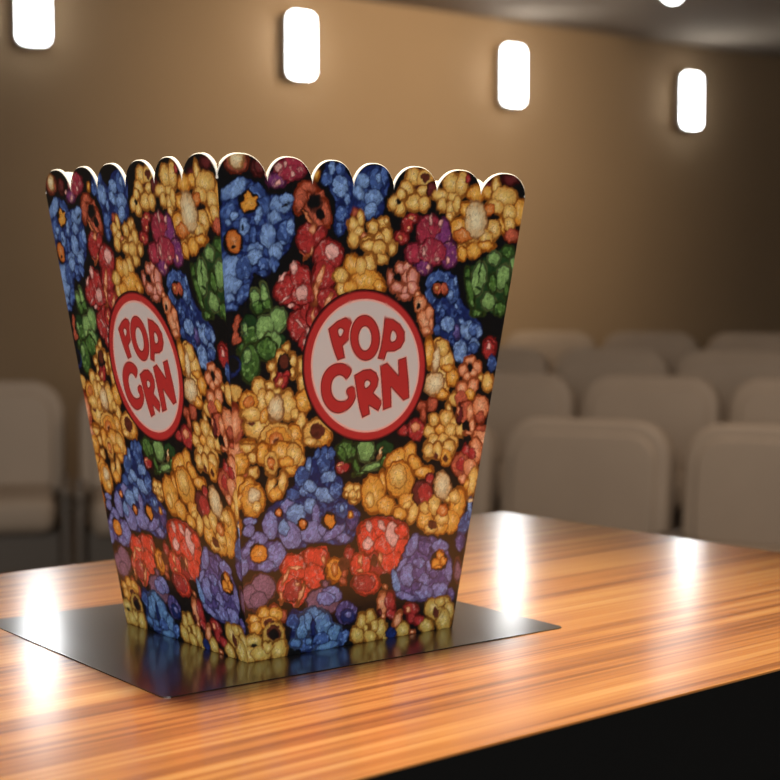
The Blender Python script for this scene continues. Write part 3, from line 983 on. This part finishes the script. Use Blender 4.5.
def paint(X, Y):
    """ink colour (linear) at each point of a panel; X, Y in millimetres from the foot's middle"""
    sh = X.shape
    C = np.empty(sh + (3,)); C[:] = INK['black']
    wx = X + .55*(vnoise(X*.55, Y*.55, 1)-.5)*2 + .3*(vnoise(X*1.4, Y*1.4, 2)-.5)*2
    wy = Y + .55*(vnoise(X*.55, Y*.55, 3)-.5)*2 + .3*(vnoise(X*1.4, Y*1.4, 4)-.5)*2
    n1 = vnoise(X*.9, Y*.9, 5); n2 = vnoise(X*2.1, Y*2.1, 6)
    f1, f2, wid = worley(wx*.30, wy*.26, 7)
    crease = sstep(.0, .10, f2-f1)
    g1, g2, gid = worley(wx*.62, wy*.55, 17)
    crease2 = sstep(.0, .14, g2-g1); f2s = g2-g1
    colx, rowy = X[0], Y[:, X.shape[1]//2]
    seq = []
    for grp in ART.strip().split('G'):
        ls_ = [q for q in grp.strip().split('\n') if q.strip()]
        seq += [(q, True) for q in ls_ if q[0] == 'E'] + [(q, False) for q in ls_]
    for line, under in seq:
        f = line.split(); col = f[1]
        if under and col in ('black', 'brown', 'navy', 'dgreen', 'purple', 'lav', 'sky', 'blue', 'pinkhi'): continue
        v = np.array([float(q) for q in f[2:]])
        base = INK[col]
        if f[0] == 'E':
            cx_, cy_, ax, ay, bx, by = v
            ext_x = math.hypot(ax, bx)*1.25+1.2; ext_y = math.hypot(ay, by)*1.25+1.2
        else:
            p = smooth_poly(v.reshape(-1, 2))
            cx_, cy_ = (p.min(0)+p.max(0))/2; ext_x, ext_y = (p.max(0)-p.min(0))/2+1.5
        msk = (abs(X-cx_) < ext_x) & (abs(Y-cy_) < ext_y)
        if not msk.any(): continue
        rows = np.where(msk.any(1))[0]; cols = np.where(msk.any(0))[0]
        sl = (slice(rows[0], rows[-1]+1), slice(cols[0], cols[-1]+1))
        x, y = wx[sl], wy[sl]
        if f[0] == 'E':
            det = ax*by-ay*bx
            u = ((x-cx_)*by-(y-cy_)*bx)/det; w = (-(x-cx_)*ay+(y-cy_)*ax)/det
            r = np.sqrt(u*u+w*w)
            size = min(math.hypot(ax, ay), math.hypot(bx, by))
            sd = (1-r)*size
            k = sstep(0, 1, np.clip(sd/max(size, .01), 0, 1))
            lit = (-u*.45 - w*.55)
        else:
            sd = poly_sd(x, y, p); k = np.clip(sd/5, 0, 1); lit = 0*sd; size = 5.
        if under:                                        # the kernel's own dark body between its lobes
            tint = np.array((.30, .16, .09)) if col not in GLOSSY and col not in ('green', 'leaf', 'teal') else np.array((.30, .22, .22))
            a = sstep(-.95, -.45, sd)[..., None]
            C[sl] = C[sl]*(1-a) + base*tint*(.8+.5*n1[sl][..., None])*a
            continue
        ls = min(size, 2.6)
        if col in ('black', 'brown'):
            val = base*(.8+.5*n2[sl][..., None])
            if col == 'brown': val = val*(.6+.8*n1[sl][..., None])
            a = sstep(-.3, .35, sd)
        else:
            cr = crease[sl]; cr2 = crease2[sl]
            if col in GLOSSY:
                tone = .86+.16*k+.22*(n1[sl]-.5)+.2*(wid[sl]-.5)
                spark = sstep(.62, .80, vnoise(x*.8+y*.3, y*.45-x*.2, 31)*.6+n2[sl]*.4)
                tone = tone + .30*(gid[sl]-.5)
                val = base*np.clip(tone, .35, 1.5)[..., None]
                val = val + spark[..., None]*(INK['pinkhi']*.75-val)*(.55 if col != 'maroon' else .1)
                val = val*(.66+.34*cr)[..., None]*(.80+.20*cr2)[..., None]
            elif col in FLAT:
                val = base*(.7+.7*n1[sl]+.25*(wid[sl]-.5))[..., None]*(.6+.4*cr)[..., None]
                if col == 'navy' and f[0] == 'P':
                    sp = sstep(.55, .8, gid[sl])*cr2*.55
                    val = val + sp[..., None]*(INK['blue']-val)
            else:
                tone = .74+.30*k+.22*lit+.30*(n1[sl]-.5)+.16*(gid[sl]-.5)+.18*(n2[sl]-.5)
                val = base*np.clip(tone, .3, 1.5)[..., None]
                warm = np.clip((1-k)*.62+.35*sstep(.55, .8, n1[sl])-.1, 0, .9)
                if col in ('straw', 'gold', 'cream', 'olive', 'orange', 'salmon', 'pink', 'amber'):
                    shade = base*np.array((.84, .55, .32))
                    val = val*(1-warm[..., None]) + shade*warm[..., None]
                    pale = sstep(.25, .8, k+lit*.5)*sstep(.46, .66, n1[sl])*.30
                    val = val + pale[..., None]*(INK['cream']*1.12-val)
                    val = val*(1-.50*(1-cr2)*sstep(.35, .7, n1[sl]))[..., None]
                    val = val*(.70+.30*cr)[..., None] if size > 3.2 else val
                else:
                    cell = sstep(.50, .95, gid[sl])*sstep(.12, .45, f2s[sl])
                    tgt = {'blue': INK['sky'], 'sky': INK['sky']*1.25, 'lav': INK['sky'], 'purple': INK['lav'],
                           'teal': INK['sky']*1.1, 'leaf': INK['leaf']*1.4, 'green': INK['leaf'], 'mauve': INK['mauve']*1.35}.get(col, base*1.3)
                    low = sstep(.42, .05, gid[sl])
                    deep = {'blue': INK['navy'], 'sky': INK['blue'], 'lav': INK['purple'], 'purple': INK['navy'],
                            'teal': INK['blue'], 'leaf': INK['green'], 'green': INK['dgreen'], 'mauve': INK['mauve']*.7}.get(col, base*.6)
                    amt = .55 if col not in ('mauve', 'leaf') else .35
                    val = val + (cell*amt)[..., None]*(tgt-val)
                    val = val + (low*amt*1.1)[..., None]*(deep-val)
                    val = val*(1-.45*(1-cr2))[..., None]
            # dark contour drawn round every lobe
            warmc = col in ('straw', 'gold', 'cream', 'olive', 'orange', 'salmon', 'pink', 'amber', 'rust')
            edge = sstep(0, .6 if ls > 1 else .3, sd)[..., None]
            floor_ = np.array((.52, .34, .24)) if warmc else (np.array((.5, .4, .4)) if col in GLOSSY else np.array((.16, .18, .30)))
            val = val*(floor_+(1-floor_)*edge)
            a = sstep(-.22, .10, sd)
            if col in ('lav', 'sky', 'mauve', 'blue', 'purple') and f[0] == 'E':
                a = a*.93
            # black gutter round each kernel
            if f[0] == 'P' and col not in ('straw',):
                g = sstep(-1.1, -.2, sd)[..., None]*(sd < 0)[..., None]
                C[sl] = C[sl]*(1-g*.9)+INK['black']*g*.9
            elif f[0] == 'E':
                g = sstep(-.5, -.05, sd)[..., None]*(.45 if warmc else .6)
                C[sl] = C[sl]*(1-g*.75)
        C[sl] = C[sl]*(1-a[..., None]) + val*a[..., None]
    # round sign with the two words
    def edisc(e):
        cx_, cy_, ax, ay, bx, by = e; det = ax*by-ay*bx
        u = ((X-cx_)*by-(Y-cy_)*bx)/det; w = (-(X-cx_)*ay+(Y-cy_)*ax)/det
        return (1-np.hypot(u, w))*math.hypot(ax, ay)
    def lay(a, c):
        nonlocal C
        C = C*(1-a[..., None]) + c*a[..., None]
    d = edisc(RING); di = edisc(INNER)
    lay(sstep(-.9, -.5, d), INK['black'])
    lay(sstep(-.2, .2, d), INK['sign_edge'])
    lay(sstep(.45, .85, d), INK['sign_red'])
    lay(sstep(-.55, -.25, di), INK['sign_halo'])
    lay(sstep(.3, .7, di), INK['sign_white'])
    near = di > -1
    big = np.full(X.shape, -9.0)
    def sdl(key):
        p = np.array(LET[key]).reshape(-1, 2)
        p = smooth_poly(p, 2) if key in ('P1h', 'P2h', 'Rh', 'O', 'Oh', 'C') else p
        o = np.full(X.shape, -9.0); o[near] = poly_sd(X[near], Y[near], p); return o
    for k_, h_ in (('P1', 'P1h'), ('P2', 'P2h'), ('O', 'Oh'), ('C', None), ('R', 'Rh'), ('N', None)):
        s_ = sdl(k_)
        if h_: s_ = np.minimum(s_, -sdl(h_))
        lay(sstep(-.75, -.35, s_)*(s_ > -1), INK['sign_halo'])
        lay(sstep(-.25, .1, s_), INK['sign_edge'])
        lay(sstep(.3, .6, s_), INK['sign_red'])
    return C

# ------------------------------------------------------------------ materials
def mat_print():
    m, N, L, b = new_mat('printed_card')
    at = N.new('ShaderNodeAttribute'); at.attribute_name = 'print'; at.attribute_type = 'GEOMETRY'
    L.new(at.outputs['Color'], b.inputs['Base Color'])
    b.inputs['Roughness'].default_value = .28
    b.inputs['Specular IOR Level'].default_value = 1.0
    b.inputs['IOR'].default_value = 1.55
    return m

def mat_wood():
    m, N, L, b = new_mat('striped_wood')
    tc = N.new('ShaderNodeTexCoord')
    mp = N.new('ShaderNodeMapping'); mp.inputs['Scale'].default_value = (1.3, 52, 1)
    L.new(tc.outputs['Object'], mp.inputs['Vector'])
    n1 = N.new('ShaderNodeTexNoise'); n1.inputs['Scale'].default_value = 1.0; n1.inputs['Detail'].default_value = 6
    n1.inputs['Roughness'].default_value = .6; n1.inputs['Distortion'].default_value = .25
    L.new(mp.outputs['Vector'], n1.inputs['Vector'])
    mp2 = N.new('ShaderNodeMapping'); mp2.inputs['Scale'].default_value = (3.5, 270, 1)
    L.new(tc.outputs['Object'], mp2.inputs['Vector'])
    n2 = N.new('ShaderNodeTexNoise'); n2.inputs['Scale'].default_value = 1.0; n2.inputs['Detail'].default_value = 3
    L.new(mp2.outputs['Vector'], n2.inputs['Vector'])
    mx = N.new('ShaderNodeMix'); mx.data_type = 'FLOAT'; mx.inputs[0].default_value = .42
    L.new(n1.outputs['Fac'], mx.inputs[2]); L.new(n2.outputs['Fac'], mx.inputs[3])
    rp = N.new('ShaderNodeValToRGB'); cr = rp.color_ramp
    cr.elements[0].position = .34; cr.elements[0].color = (.16, .052, .016, 1)
    cr.elements[1].position = .66; cr.elements[1].color = (.64, .38, .16, 1)
    for p, c in ((.42, (.27, .095, .026, 1)), (.49, (.45, .175, .045, 1)), (.57, (.56, .27, .085, 1))):
        e = cr.elements.new(p); e.color = c
    L.new(mx.outputs[0], rp.inputs['Fac']); L.new(rp.outputs['Color'], b.inputs['Base Color'])
    b.inputs['Roughness'].default_value = .36
    b.inputs['Specular IOR Level'].default_value = .5
    b.inputs['Coat Weight'].default_value = 1.0
    b.inputs['Coat Roughness'].default_value = .17
    b.inputs['Coat IOR'].default_value = 1.55
    return m

M = dict(
    print=mat_print(), wood=mat_wood(),
    card=plain('white_card_core', (.86, .82, .74), .7, .2),
    black_slab=plain('black_laminate', (.006, .006, .006), .5, .25),
    mat=plain('black_mat', (.008, .008, .009), .34, .6),
    wall=plain('tan_plaster', (.34, .235, .14), .85, .15, noise=.06, scale=.6, bump=.02),
    ceil=plain('grey_ceiling', (.34, .28, .22), .9, .1),
    floor=plain('dark_carpet', (.14, .11, .085), .95, .05, noise=.2, scale=30),
    seat=plain('taupe_leather', (.36, .275, .20), .6, .35, noise=.05, scale=3),
    seat_dark=plain('dark_seat_plastic', (.16, .125, .095), .5, .3),
    metal=plain('brushed_metal', (.5, .5, .5), .4, .5, metal=1.0),
    glow=emit('lamp_diffuser', (.97, .99, 1.0), 17.0),
    screen=plain('screen_fabric', (.7, .7, .7), .9, .1),
)

_b = M['mat'].node_tree.nodes['Principled BSDF']          # lacquered face of the mat
_b.inputs['Coat Weight'].default_value = 1.0; _b.inputs['Coat Roughness'].default_value = .16
_b.inputs['Coat IOR'].default_value = 1.55

# ------------------------------------------------------------------ popcorn box
def P3(x, y, z): return np.array((x, y, z+TOP))
BOX_Z = 0.0
NT, LT, RT = P3(-.026648, -.108272, .199315), P3(-.111302, .012464, .201758), P3(.109729, -.012300, .199230)
LB, NB, RB = P3(-.075601, .009714, BOX_Z), P3(-.016503, -.074479, BOX_Z), P3(.076761, -.009695, BOX_Z)
CEN = (LB+RB)/2
root = empty('popcorn_box', (CEN[0], CEN[1], TOP+BOX_Z))
tag(root, 'empty scalloped popcorn box printed with colourful popcorn and round red signs, on black mat', 'popcorn box')
OFF = np.array((CEN[0], CEN[1], TOP+BOX_Z))
THICK = .0016

def panel(a, b, ta, tb, cusps, xscale, nx, ny):
    a, b, ta, tb = (q-OFF for q in (a, b, ta, tb))
    s = np.linspace(0, 1, nx)
    cs = np.array(cusps); s = np.unique(np.concatenate([s, cs])); nx = len(s)
    h = np.zeros(nx)
    for i in range(len(cs)-1):
        m_ = (s >= cs[i]) & (s <= cs[i+1])
        q = (s[m_]-cs[i])/(cs[i+1]-cs[i])*2-1
        h[m_] = 10.3*np.clip(1-np.abs(q)**2.3, 0, 1)**.62
    t = np.linspace(0, 1, ny)
    S, T = np.meshgrid(s, t)
    H = 1 + h[None, :]/202.0
    lo = a[None, None, :]*(1-S[..., None]) + b[None, None, :]*S[..., None]
    hi = ta[None, None, :]*(1-S[..., None]) + tb[None, None, :]*S[..., None]
    Pp = lo + (hi-lo)*(T*H)[..., None]
    e = (b-a)/np.linalg.norm(b-a); o = (a+b)/2; mid = (ta+tb)/2-o
    n = np.cross(e, mid); n /= np.linalg.norm(n)          # outward
    g = np.cross(n, e)
    rel = Pp-o
    X = rel@e*1000*xscale; Y = rel@g*1000
    X = X - (1.3 if xscale > 1.05 else 0)
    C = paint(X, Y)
    # rim of bare card
    thick = THICK*1.0
    ch = .00045
    ln_ = Pp[-1]; dv = np.gradient(ln_, axis=0)
    tx_, ty_ = dv@e, dv@g; ll = np.hypot(tx_, ty_)+1e-12
    nrm = (-ty_/ll)[:, None]*e + (tx_/ll)[:, None]*g
    Pe = ln_ + nrm*ch*.8 - n*ch
    inner_lo, inner_hi = Pp[0]-n*thick, Pe-n*(thick-ch)
    # cut edge slopes a little so the die-cut card shows its core
    def mitre(Q):                                        # keep the card's thickness inside the corners
        x = (Q-o)@e; lim0 = x[0]+thick*1.15; lim1 = x[-1]-thick*1.15
        return Q + (np.clip(x, lim0, lim1)-x)[:, None]*e
    inner_hi, inner_lo = mitre(inner_hi), mitre(inner_lo)
    verts = np.concatenate([Pp.reshape(-1, 3), inner_hi, inner_lo, Pe])
    nv = nx*ny
    i = np.arange(nx-1); j = np.arange(ny-1)
    I, J = np.meshgrid(i, j)
    q0 = (J*nx+I).ravel()
    faces = np.stack([q0, q0+1, q0+nx+1, q0+nx], 1)
    k = np.arange(nx-1); toprow = (ny-1)*nx
    ev = nv+2*nx
    rim = np.concatenate([np.stack([toprow+k, toprow+k+1, ev+k+1, ev+k], 1), np.stack([ev+k, ev+k+1, nv+k+1, nv+k], 1)])
    back = np.stack([nv+k, nv+k+1, nv+nx+k+1, nv+nx+k], 1)
    foot = np.stack([nv+nx+k, nv+nx+k+1, k+1, k], 1)
    sides = np.array([[0, toprow, nv, nv+nx], [nx-1, nv+2*nx-1, nv+nx-1, toprow+nx-1]])
    # the side strips as single quads
    F = np.concatenate([faces, rim, back, foot, sides])
    me = bpy.data.meshes.new('side_panel')
    me.vertices.add(len(verts)); me.vertices.foreach_set('co', verts.astype(np.float32).ravel())
    me.loops.add(len(F)*4); me.loops.foreach_set('vertex_index', F.astype(np.int32).ravel())
    me.polygons.add(len(F)); me.polygons.foreach_set('loop_start', np.arange(0, len(F)*4, 4, dtype=np.int32))
    mi = np.ones(len(F), np.int32); mi[:len(faces)] = 0
    ob = link('side_panel', me, [M['print'], M['card']], root)
    me.polygons.foreach_set('material_index', mi)
    me.update(calc_edges=True); me.validate()
    attr = me.color_attributes.new('print', 'FLOAT_COLOR', 'POINT')
    cc = np.zeros((len(me.vertices), 4), np.float32); cc[:, 3] = 1; cc[:, :3] = .8
    cc[:nv, :3] = C.reshape(-1, 3)
    attr.data.foreach_set('color', cc.ravel())
    return ob

RC = [0, .143, .276, .404, .534, .679, .835, 1]
LC = [0, .171, .340, .510, .674, .823, 1]
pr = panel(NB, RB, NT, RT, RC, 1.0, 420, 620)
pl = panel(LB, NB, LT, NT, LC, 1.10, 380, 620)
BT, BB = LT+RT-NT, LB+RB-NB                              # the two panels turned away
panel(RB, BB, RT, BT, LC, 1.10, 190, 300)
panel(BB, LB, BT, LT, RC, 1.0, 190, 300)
bmf = bmesh.new()
ft = [q-OFF for q in (NB, RB, LB+RB-NB, LB)]
lo_ = [bmf.verts.new((q[0]*.985, q[1]*.985, .0002)) for q in ft]; hi_ = [bmf.verts.new((q[0]*.985, q[1]*.985, .0014)) for q in ft]
bmf.faces.new(lo_[::-1]); bmf.faces.new(hi_)
for i in range(4): bmf.faces.new((lo_[i], lo_[(i+1) % 4], hi_[(i+1) % 4], hi_[i]))
bm_obj('bottom_panel', bmf, M['card'], root)

# ------------------------------------------------------------------ counter and mat
ANG = R(36.37)
FARC = Vector((.1577, .3842, 0))                         # far corner of the top
LEN, WID = 1.25, .4150
counter = empty('counter', (FARC.x, FARC.y, 0), ANG)
tag(counter, 'glossy orange striped wood counter with black base, under the popcorn box', 'counter')
# local frame: x along the far edge (negative = towards the left), y towards the hall
bm_obj('wood_top', box_bm(-LEN, 0, -WID, 0, TOP-.0015, TOP-.0004, .0003), M['wood'], counter)
bm_obj('edge_slab', box_bm(-LEN, 0, -WID, 0, TOP-.045, TOP-.0015), M['black_slab'], counter)
bm_obj('cabinet_body', box_bm(-LEN+.02, -.02, -WID+.012, -.02, .10, TOP-.045), M['black_slab'], counter)
bm_obj('plinth', box_bm(-LEN+.05, -.05, -WID+.05, -.05, 0, .10), M['black_slab'], counter)

mr = Vector((.1294, -.0133, 0)); mb = Vector((-.0470, -.1290, 0))
d1 = (mr-mb); a1 = math.atan2(d1.y, d1.x); w1 = d1.length
mo = empty('placemat_tmp'); bpy.data.objects.remove(mo)
bmm = bmesh.new()
out = [(x+w1/2, y) for x, y in rounded_rect(w1, .176, .004, 5)]
va = [bmm.verts.new((x, y, -.00038)) for x, y in out]; vb = [bmm.verts.new((x, y, 0)) for x, y in out]
bmm.faces.new(va[::-1]); bmm.faces.new(vb)
for i in range(len(out)):
    bmm.faces.new((va[i], va[(i+1) % len(out)], vb[(i+1) % len(out)], vb[i]))
pm = bm_obj('placemat', bmm, M['mat'])
pm.location = (mb.x, mb.y, TOP); pm.rotation_euler = (0, 0, a1)
tag(pm, 'thin glossy black rectangular mat lying on the wood under the popcorn box', 'mat')

# ------------------------------------------------------------------ hall
WA = R(34.6)                                             # turn of the lamp wall
WO = Vector((-.585, 9.98))                               # a point on it (right, ahead)
def hall(a, b, z):                                       # a along the wall, b towards the counter
    u = Vector((math.cos(WA), math.sin(WA))); w = Vector((math.sin(WA), -math.cos(WA)))
    q = WO + u*a + w*b
    return V(q.x, q.y, z)
HANG = WA + YAW
HC = 3.30
A0, A1, B1 = -12.0, 9.0, 17.0
hall_root_rot = HANG
def hall_box(name, a0, a1, b0, b1, z0, z1, mat):
    bm = box_bm(a0, a1, -b1, -b0, z0, z1)
    o = bm_obj(name, bm, mat)
    p = hall(0, 0, 0); o.location = p; o.rotation_euler = (0, 0, HANG)
    return tag(o, kind='structure')
hall_box('wall_back', A0, A1, -.2, 0, 0, HC, M['wall'])
hall_box('wall_left', A0-.2, A0, -.2, B1+.2, 0, HC, M['wall'])
hall_box('wall_right', A1, A1+.2, -.2, B1+.2, 0, HC, M['wall'])
hall_box('wall_front', A0, A1, B1, B1+.2, 0, HC, M['wall'])
hall_box('floor', A0-.2, A1+.2, -.2, B1+.2, -.2, 0, M['floor'])
hall_box('ceiling', A0-.2, A1+.2, -.2, B1+.2, HC, HC+.2, M['ceil'])
hall_box('baseboard_back', A0, A1, 0, .02, 0, .12, M['seat_dark'])

# ------------------------------------------------------------------ wall lamps
def sconce(a, zbot, label):
    o = empty('wall_lamp', hall(a, 0, zbot), HANG)
    tag(o, label, 'wall lamp', 'glowing capsule lamps along the back wall')
    W_, H_ = .192, .42
    bm_obj('backplate', slab([(x*.8, z+.04) for x, z in rounded_rect(W_, H_-.08, .06)], -.03, 0, .004, 2), M['metal'], o)
    bm_obj('housing', slab([(x, z-.004) for x, z in rounded_rect(W_+.008, H_+.008, .052, 10)], -.10, -.03, .01, 2), M['metal'], o)
    bm_obj('diffuser', slab(rounded_rect(W_, H_, .048, 10), -.125, -.10, .012, 4), M['glow'], o, True)
    bm_obj('clip', box_bm(-.012, .012, -.10, -.0, -.008, .004, .002), M['metal'], o)
    return o
cw = math.cos(WA)
for px_, yb, lb in ((31, 50, 'leftmost glowing white wall lamp, cut by the top of the photo'),
                    (294, 83, 'glowing white wall lamp above the middle of the popcorn box'),
                    (503, 109, 'glowing white wall lamp above the right rim of the popcorn box'),
                    (679, 131, 'rightmost and lowest glowing white wall lamp, over the rows of seats')):
    tx = (px_-390)/FPX
    # where the sight line meets the wall plane: X = tx*Y
    # (X-WO.x)*sin - (Y-WO.y)*cos = 0
    Y = (WO.x*math.sin(WA) - WO.y*math.cos(WA))/(tx*math.sin(WA)-math.cos(WA))
    a = (tx*Y-WO.x)/cw
    z = TOP+CAM_H + (306-yb)/FPX*Y
    sconce(a, z, lb)

# small ceiling lamp near the wall line
Yc = 9.8
cl = empty('ceiling_lamp', V((669-390)/FPX*Yc, Yc, HC))
tag(cl, 'small glowing round ceiling lamp at the top edge, right of centre', 'ceiling lamp')
bmc = bmesh.new(); bmesh.ops.create_uvsphere(bmc, u_segments=24, v_segments=12, radius=.066)
for v in bmc.verts: v.co.z = v.co.z*.9-.045 if v.co.z < 0 else v.co.z*.2-.045
bm_obj('lamp_dome', bmc, M['glow'], cl, True)
bmc = bmesh.new(); bmesh.ops.create_cone(bmc, cap_ends=True, segments=24, radius1=.075, radius2=.075, depth=.04)
for v in bmc.verts: v.co.z -= .021
bm_obj('lamp_collar', bmc, M['metal'], cl)

# ------------------------------------------------------------------ seats
def make_seat():
    r_ = empty('theatre_seat')
    lean = Matrix.Translation((0, .20, .42)) @ Matrix.Rotation(R(-9), 4, 'X')
    W_ = .605
    b = slab([(x, z) for x, z in rounded_rect(W_, .44, .13, 8, .04)], -.05, .075, .035, 4); b.transform(lean)
    back = bm_obj('backrest', b, M['seat'], r_, True)
    b = slab([(x, z+.03) for x, z in rounded_rect(W_-.09, .36, .10, 8, .03)], -.068, -.03, .03, 4); b.transform(lean)
    bm_obj('back_cushion', b, M['seat'], r_, True)
    b = box_bm(-W_/2+.035, W_/2-.035, -.30, .18, .34, .47, .045, 4)
    bm_obj('seat_cushion', b, M['seat'], r_, True)
    for s in (-1, 1):
        b = box_bm(s*W_/2-.018, s*W_/2+.018, -.24, .20, .46, .50, .012, 3)
        arm = bm_obj('armrest', b, M['seat_dark'], r_, True)
        b = box_bm(s*W_/2-.014, s*W_/2+.014, -.18, .18, .03, .46, .006, 2)
        bm_obj('side_frame', b, M['seat_dark'], r_)
    b = box_bm(-W_/2+.02, W_/2-.02, -.10, .12, 0.0, .34, .01, 2)
    bm_obj('base', b, M['seat_dark'], r_)
    return r_
def copy_tree(o):
    c = o.copy(); COL.objects.link(c)
    for ch in list(o.children):
        d = ch.copy(); COL.objects.link(d); d.parent = c
    return c
proto = make_seat(); used = [False]
def put(X, Y, z, rz, label, group):
    o = copy_tree(proto) if used[0] else proto
    used[0] = True
    o.location = V(X, Y, z); o.rotation_euler = (0, 0, YAW+R(rz))
    tag(o, label, 'seat', group)
# terraces of the rising rows
ROWS = (  # X, Y of a seat, floor height, numbers of seats to the left / right of it, turn, group
    (.585, 5.00, -.0, 1, 1, 'first', ),
    (1.03, 6.30, .09, 1, 1, 'second',),
    (1.05, 7.60, .17, 1, 2, 'third', ),
    (1.49, 9.00, .23, 1, 1, 'fourth',),
)
ROWDIR = Vector((.59, -.27)); TURN = math.degrees(math.atan2(-.27, .59))
names = {
 ('first', -1): 'taupe seat of the front row half hidden behind the popcorn box right side',
 ('first', 0): 'large taupe seat in the front row, nearest right of the popcorn box',
 ('first', 1): 'large taupe seat in the front row, cut by the right edge',
 ('second', -1): 'taupe seat in the second row, peeking out beside the popcorn box',
 ('second', 0): 'taupe seat in the second row, behind the gap between the two front row seats',
 ('second', 1): 'taupe seat in the second row, cut by the right edge',
 ('third', -1): 'blurred taupe seat in the third row, touching the popcorn box outline',
 ('third', 0): 'blurred taupe seat in the third row, above the front row seat nearest the box',
 ('third', 1): 'blurred taupe seat in the third row, below the rightmost wall lamp',
 ('third', 2): 'blurred taupe seat in the third row, at the right edge',
 ('fourth', -1): 'blurred taupe seat in the farthest row, closest to the popcorn box',
 ('fourth', 0): 'blurred taupe seat in the farthest row, middle of the three',
 ('fourth', 1): 'blurred taupe seat in the farthest row, rightmost of the three',
}
for X, Y, z, nl, nr, g in ROWS:
    for k in range(-nl, nr+1):
        put(X+ROWDIR.x*k, Y+ROWDIR.y*k, z-.075 if False else z, TURN, names[(g, k)], 'theatre seats to the right of the box')
for k, (X, lb) in enumerate(((-1.50, 'grey brown seat at the left edge of the photo, left of the popcorn box'),
                             (-.83, 'grey brown seat mostly hidden behind the left side of the popcorn box'))):
    put(X, 5.5, .105, 12, lb, 'theatre seats to the left of the box')
# low steps the rows stand on
def step(name, X, Y, length, depth, z, turn):
    bm = box_bm(-length/2, length/2, -depth/2, depth/2, 0, z)
    o = bm_obj(name, bm, M['floor']); o.location = V(X, Y, 0); o.rotation_euler = (0, 0, YAW+R(turn))
    return tag(o, kind='structure')
step('floor_step_second', 1.03, 6.30, 2.6, 1.0, .09, TURN)
step('floor_step_third', 1.35, 7.50, 3.2, 1.0, .17, TURN)
step('floor_step_fourth', 1.49, 9.00, 2.8, 1.0, .23, TURN)
step('floor_step_left', -1.18, 5.5, 1.9, 1.0, .105, 12)

# ------------------------------------------------------------------ light
def area(name, loc, target, size, power, rgb, size_y=None, spread=180):
    l = bpy.data.lights.new(name, 'AREA'); l.energy = power; l.color = rgb; l.size = size
    if size_y: l.shape = 'RECTANGLE'; l.size_y = size_y
    l.spread = R(spread)
    o = bpy.data.objects.new(name, l); COL.objects.link(o); o.location = loc
    o.rotation_euler = (Vector(target)-Vector(loc)).to_track_quat('-Z', 'Y').to_euler()
    return o
def spot(name, loc, target, power, rgb, ang, blend=1.0, rad=.1):
    l = bpy.data.lights.new(name, 'SPOT'); l.energy = power; l.color = rgb; l.spot_size = R(ang); l.spot_blend = blend
    l.shadow_soft_size = rad
    o = bpy.data.objects.new(name, l); COL.objects.link(o); o.location = loc
    o.rotation_euler = (Vector(target)-Vector(loc)).to_track_quat('-Z', 'Y').to_euler()
    return o

# downlight over the counter, a little behind the box
spot('counter_downlight', (.10, .25, HC-.05), (.09, -.06, TOP), 500, (1.0, .86, .66), 21, 1.0, .12)
# added soft fill behind the camera, lifts the box faces and seats
area('front_fill', V(-.6, -5.0, 2.1), V(0, 1.0, 1.2), 3.2, 240, (.98, .98, .96), 1.8)
# warm wash on the lamp wall
spot('wall_washer', hall(.6, 3.0, HC-.1), hall(.8, 0, 2.5), 410, (1.0, .785, .54), 98, 1.0, .2)
area('seat_fill', V(1.2, 4.3, HC-.05), V(1.3, 6.4, .6), 1.6, 54, (1.0, .84, .70), 1.2)  # added fill to brighten the seat fronts on the right
area('seat_fill_left', V(-1.6, 4.6, HC-.05), V(-1.6, 5.6, 0), 1.0, 8, (1.0, .86, .76))  # weak added fill for the left seats

w = bpy.data.worlds.new('world'); sc.world = w; w.use_nodes = True
w.node_tree.nodes['Background'].inputs['Color'].default_value = (.30, .25, .20, 1)
w.node_tree.nodes['Background'].inputs['Strength'].default_value = 0.0

sc.view_settings.view_transform = 'Standard'; sc.view_settings.look = 'None'
sc.view_settings.exposure = 0.0; sc.view_settings.gamma = 1.0
sc.view_settings.use_curve_mapping = False
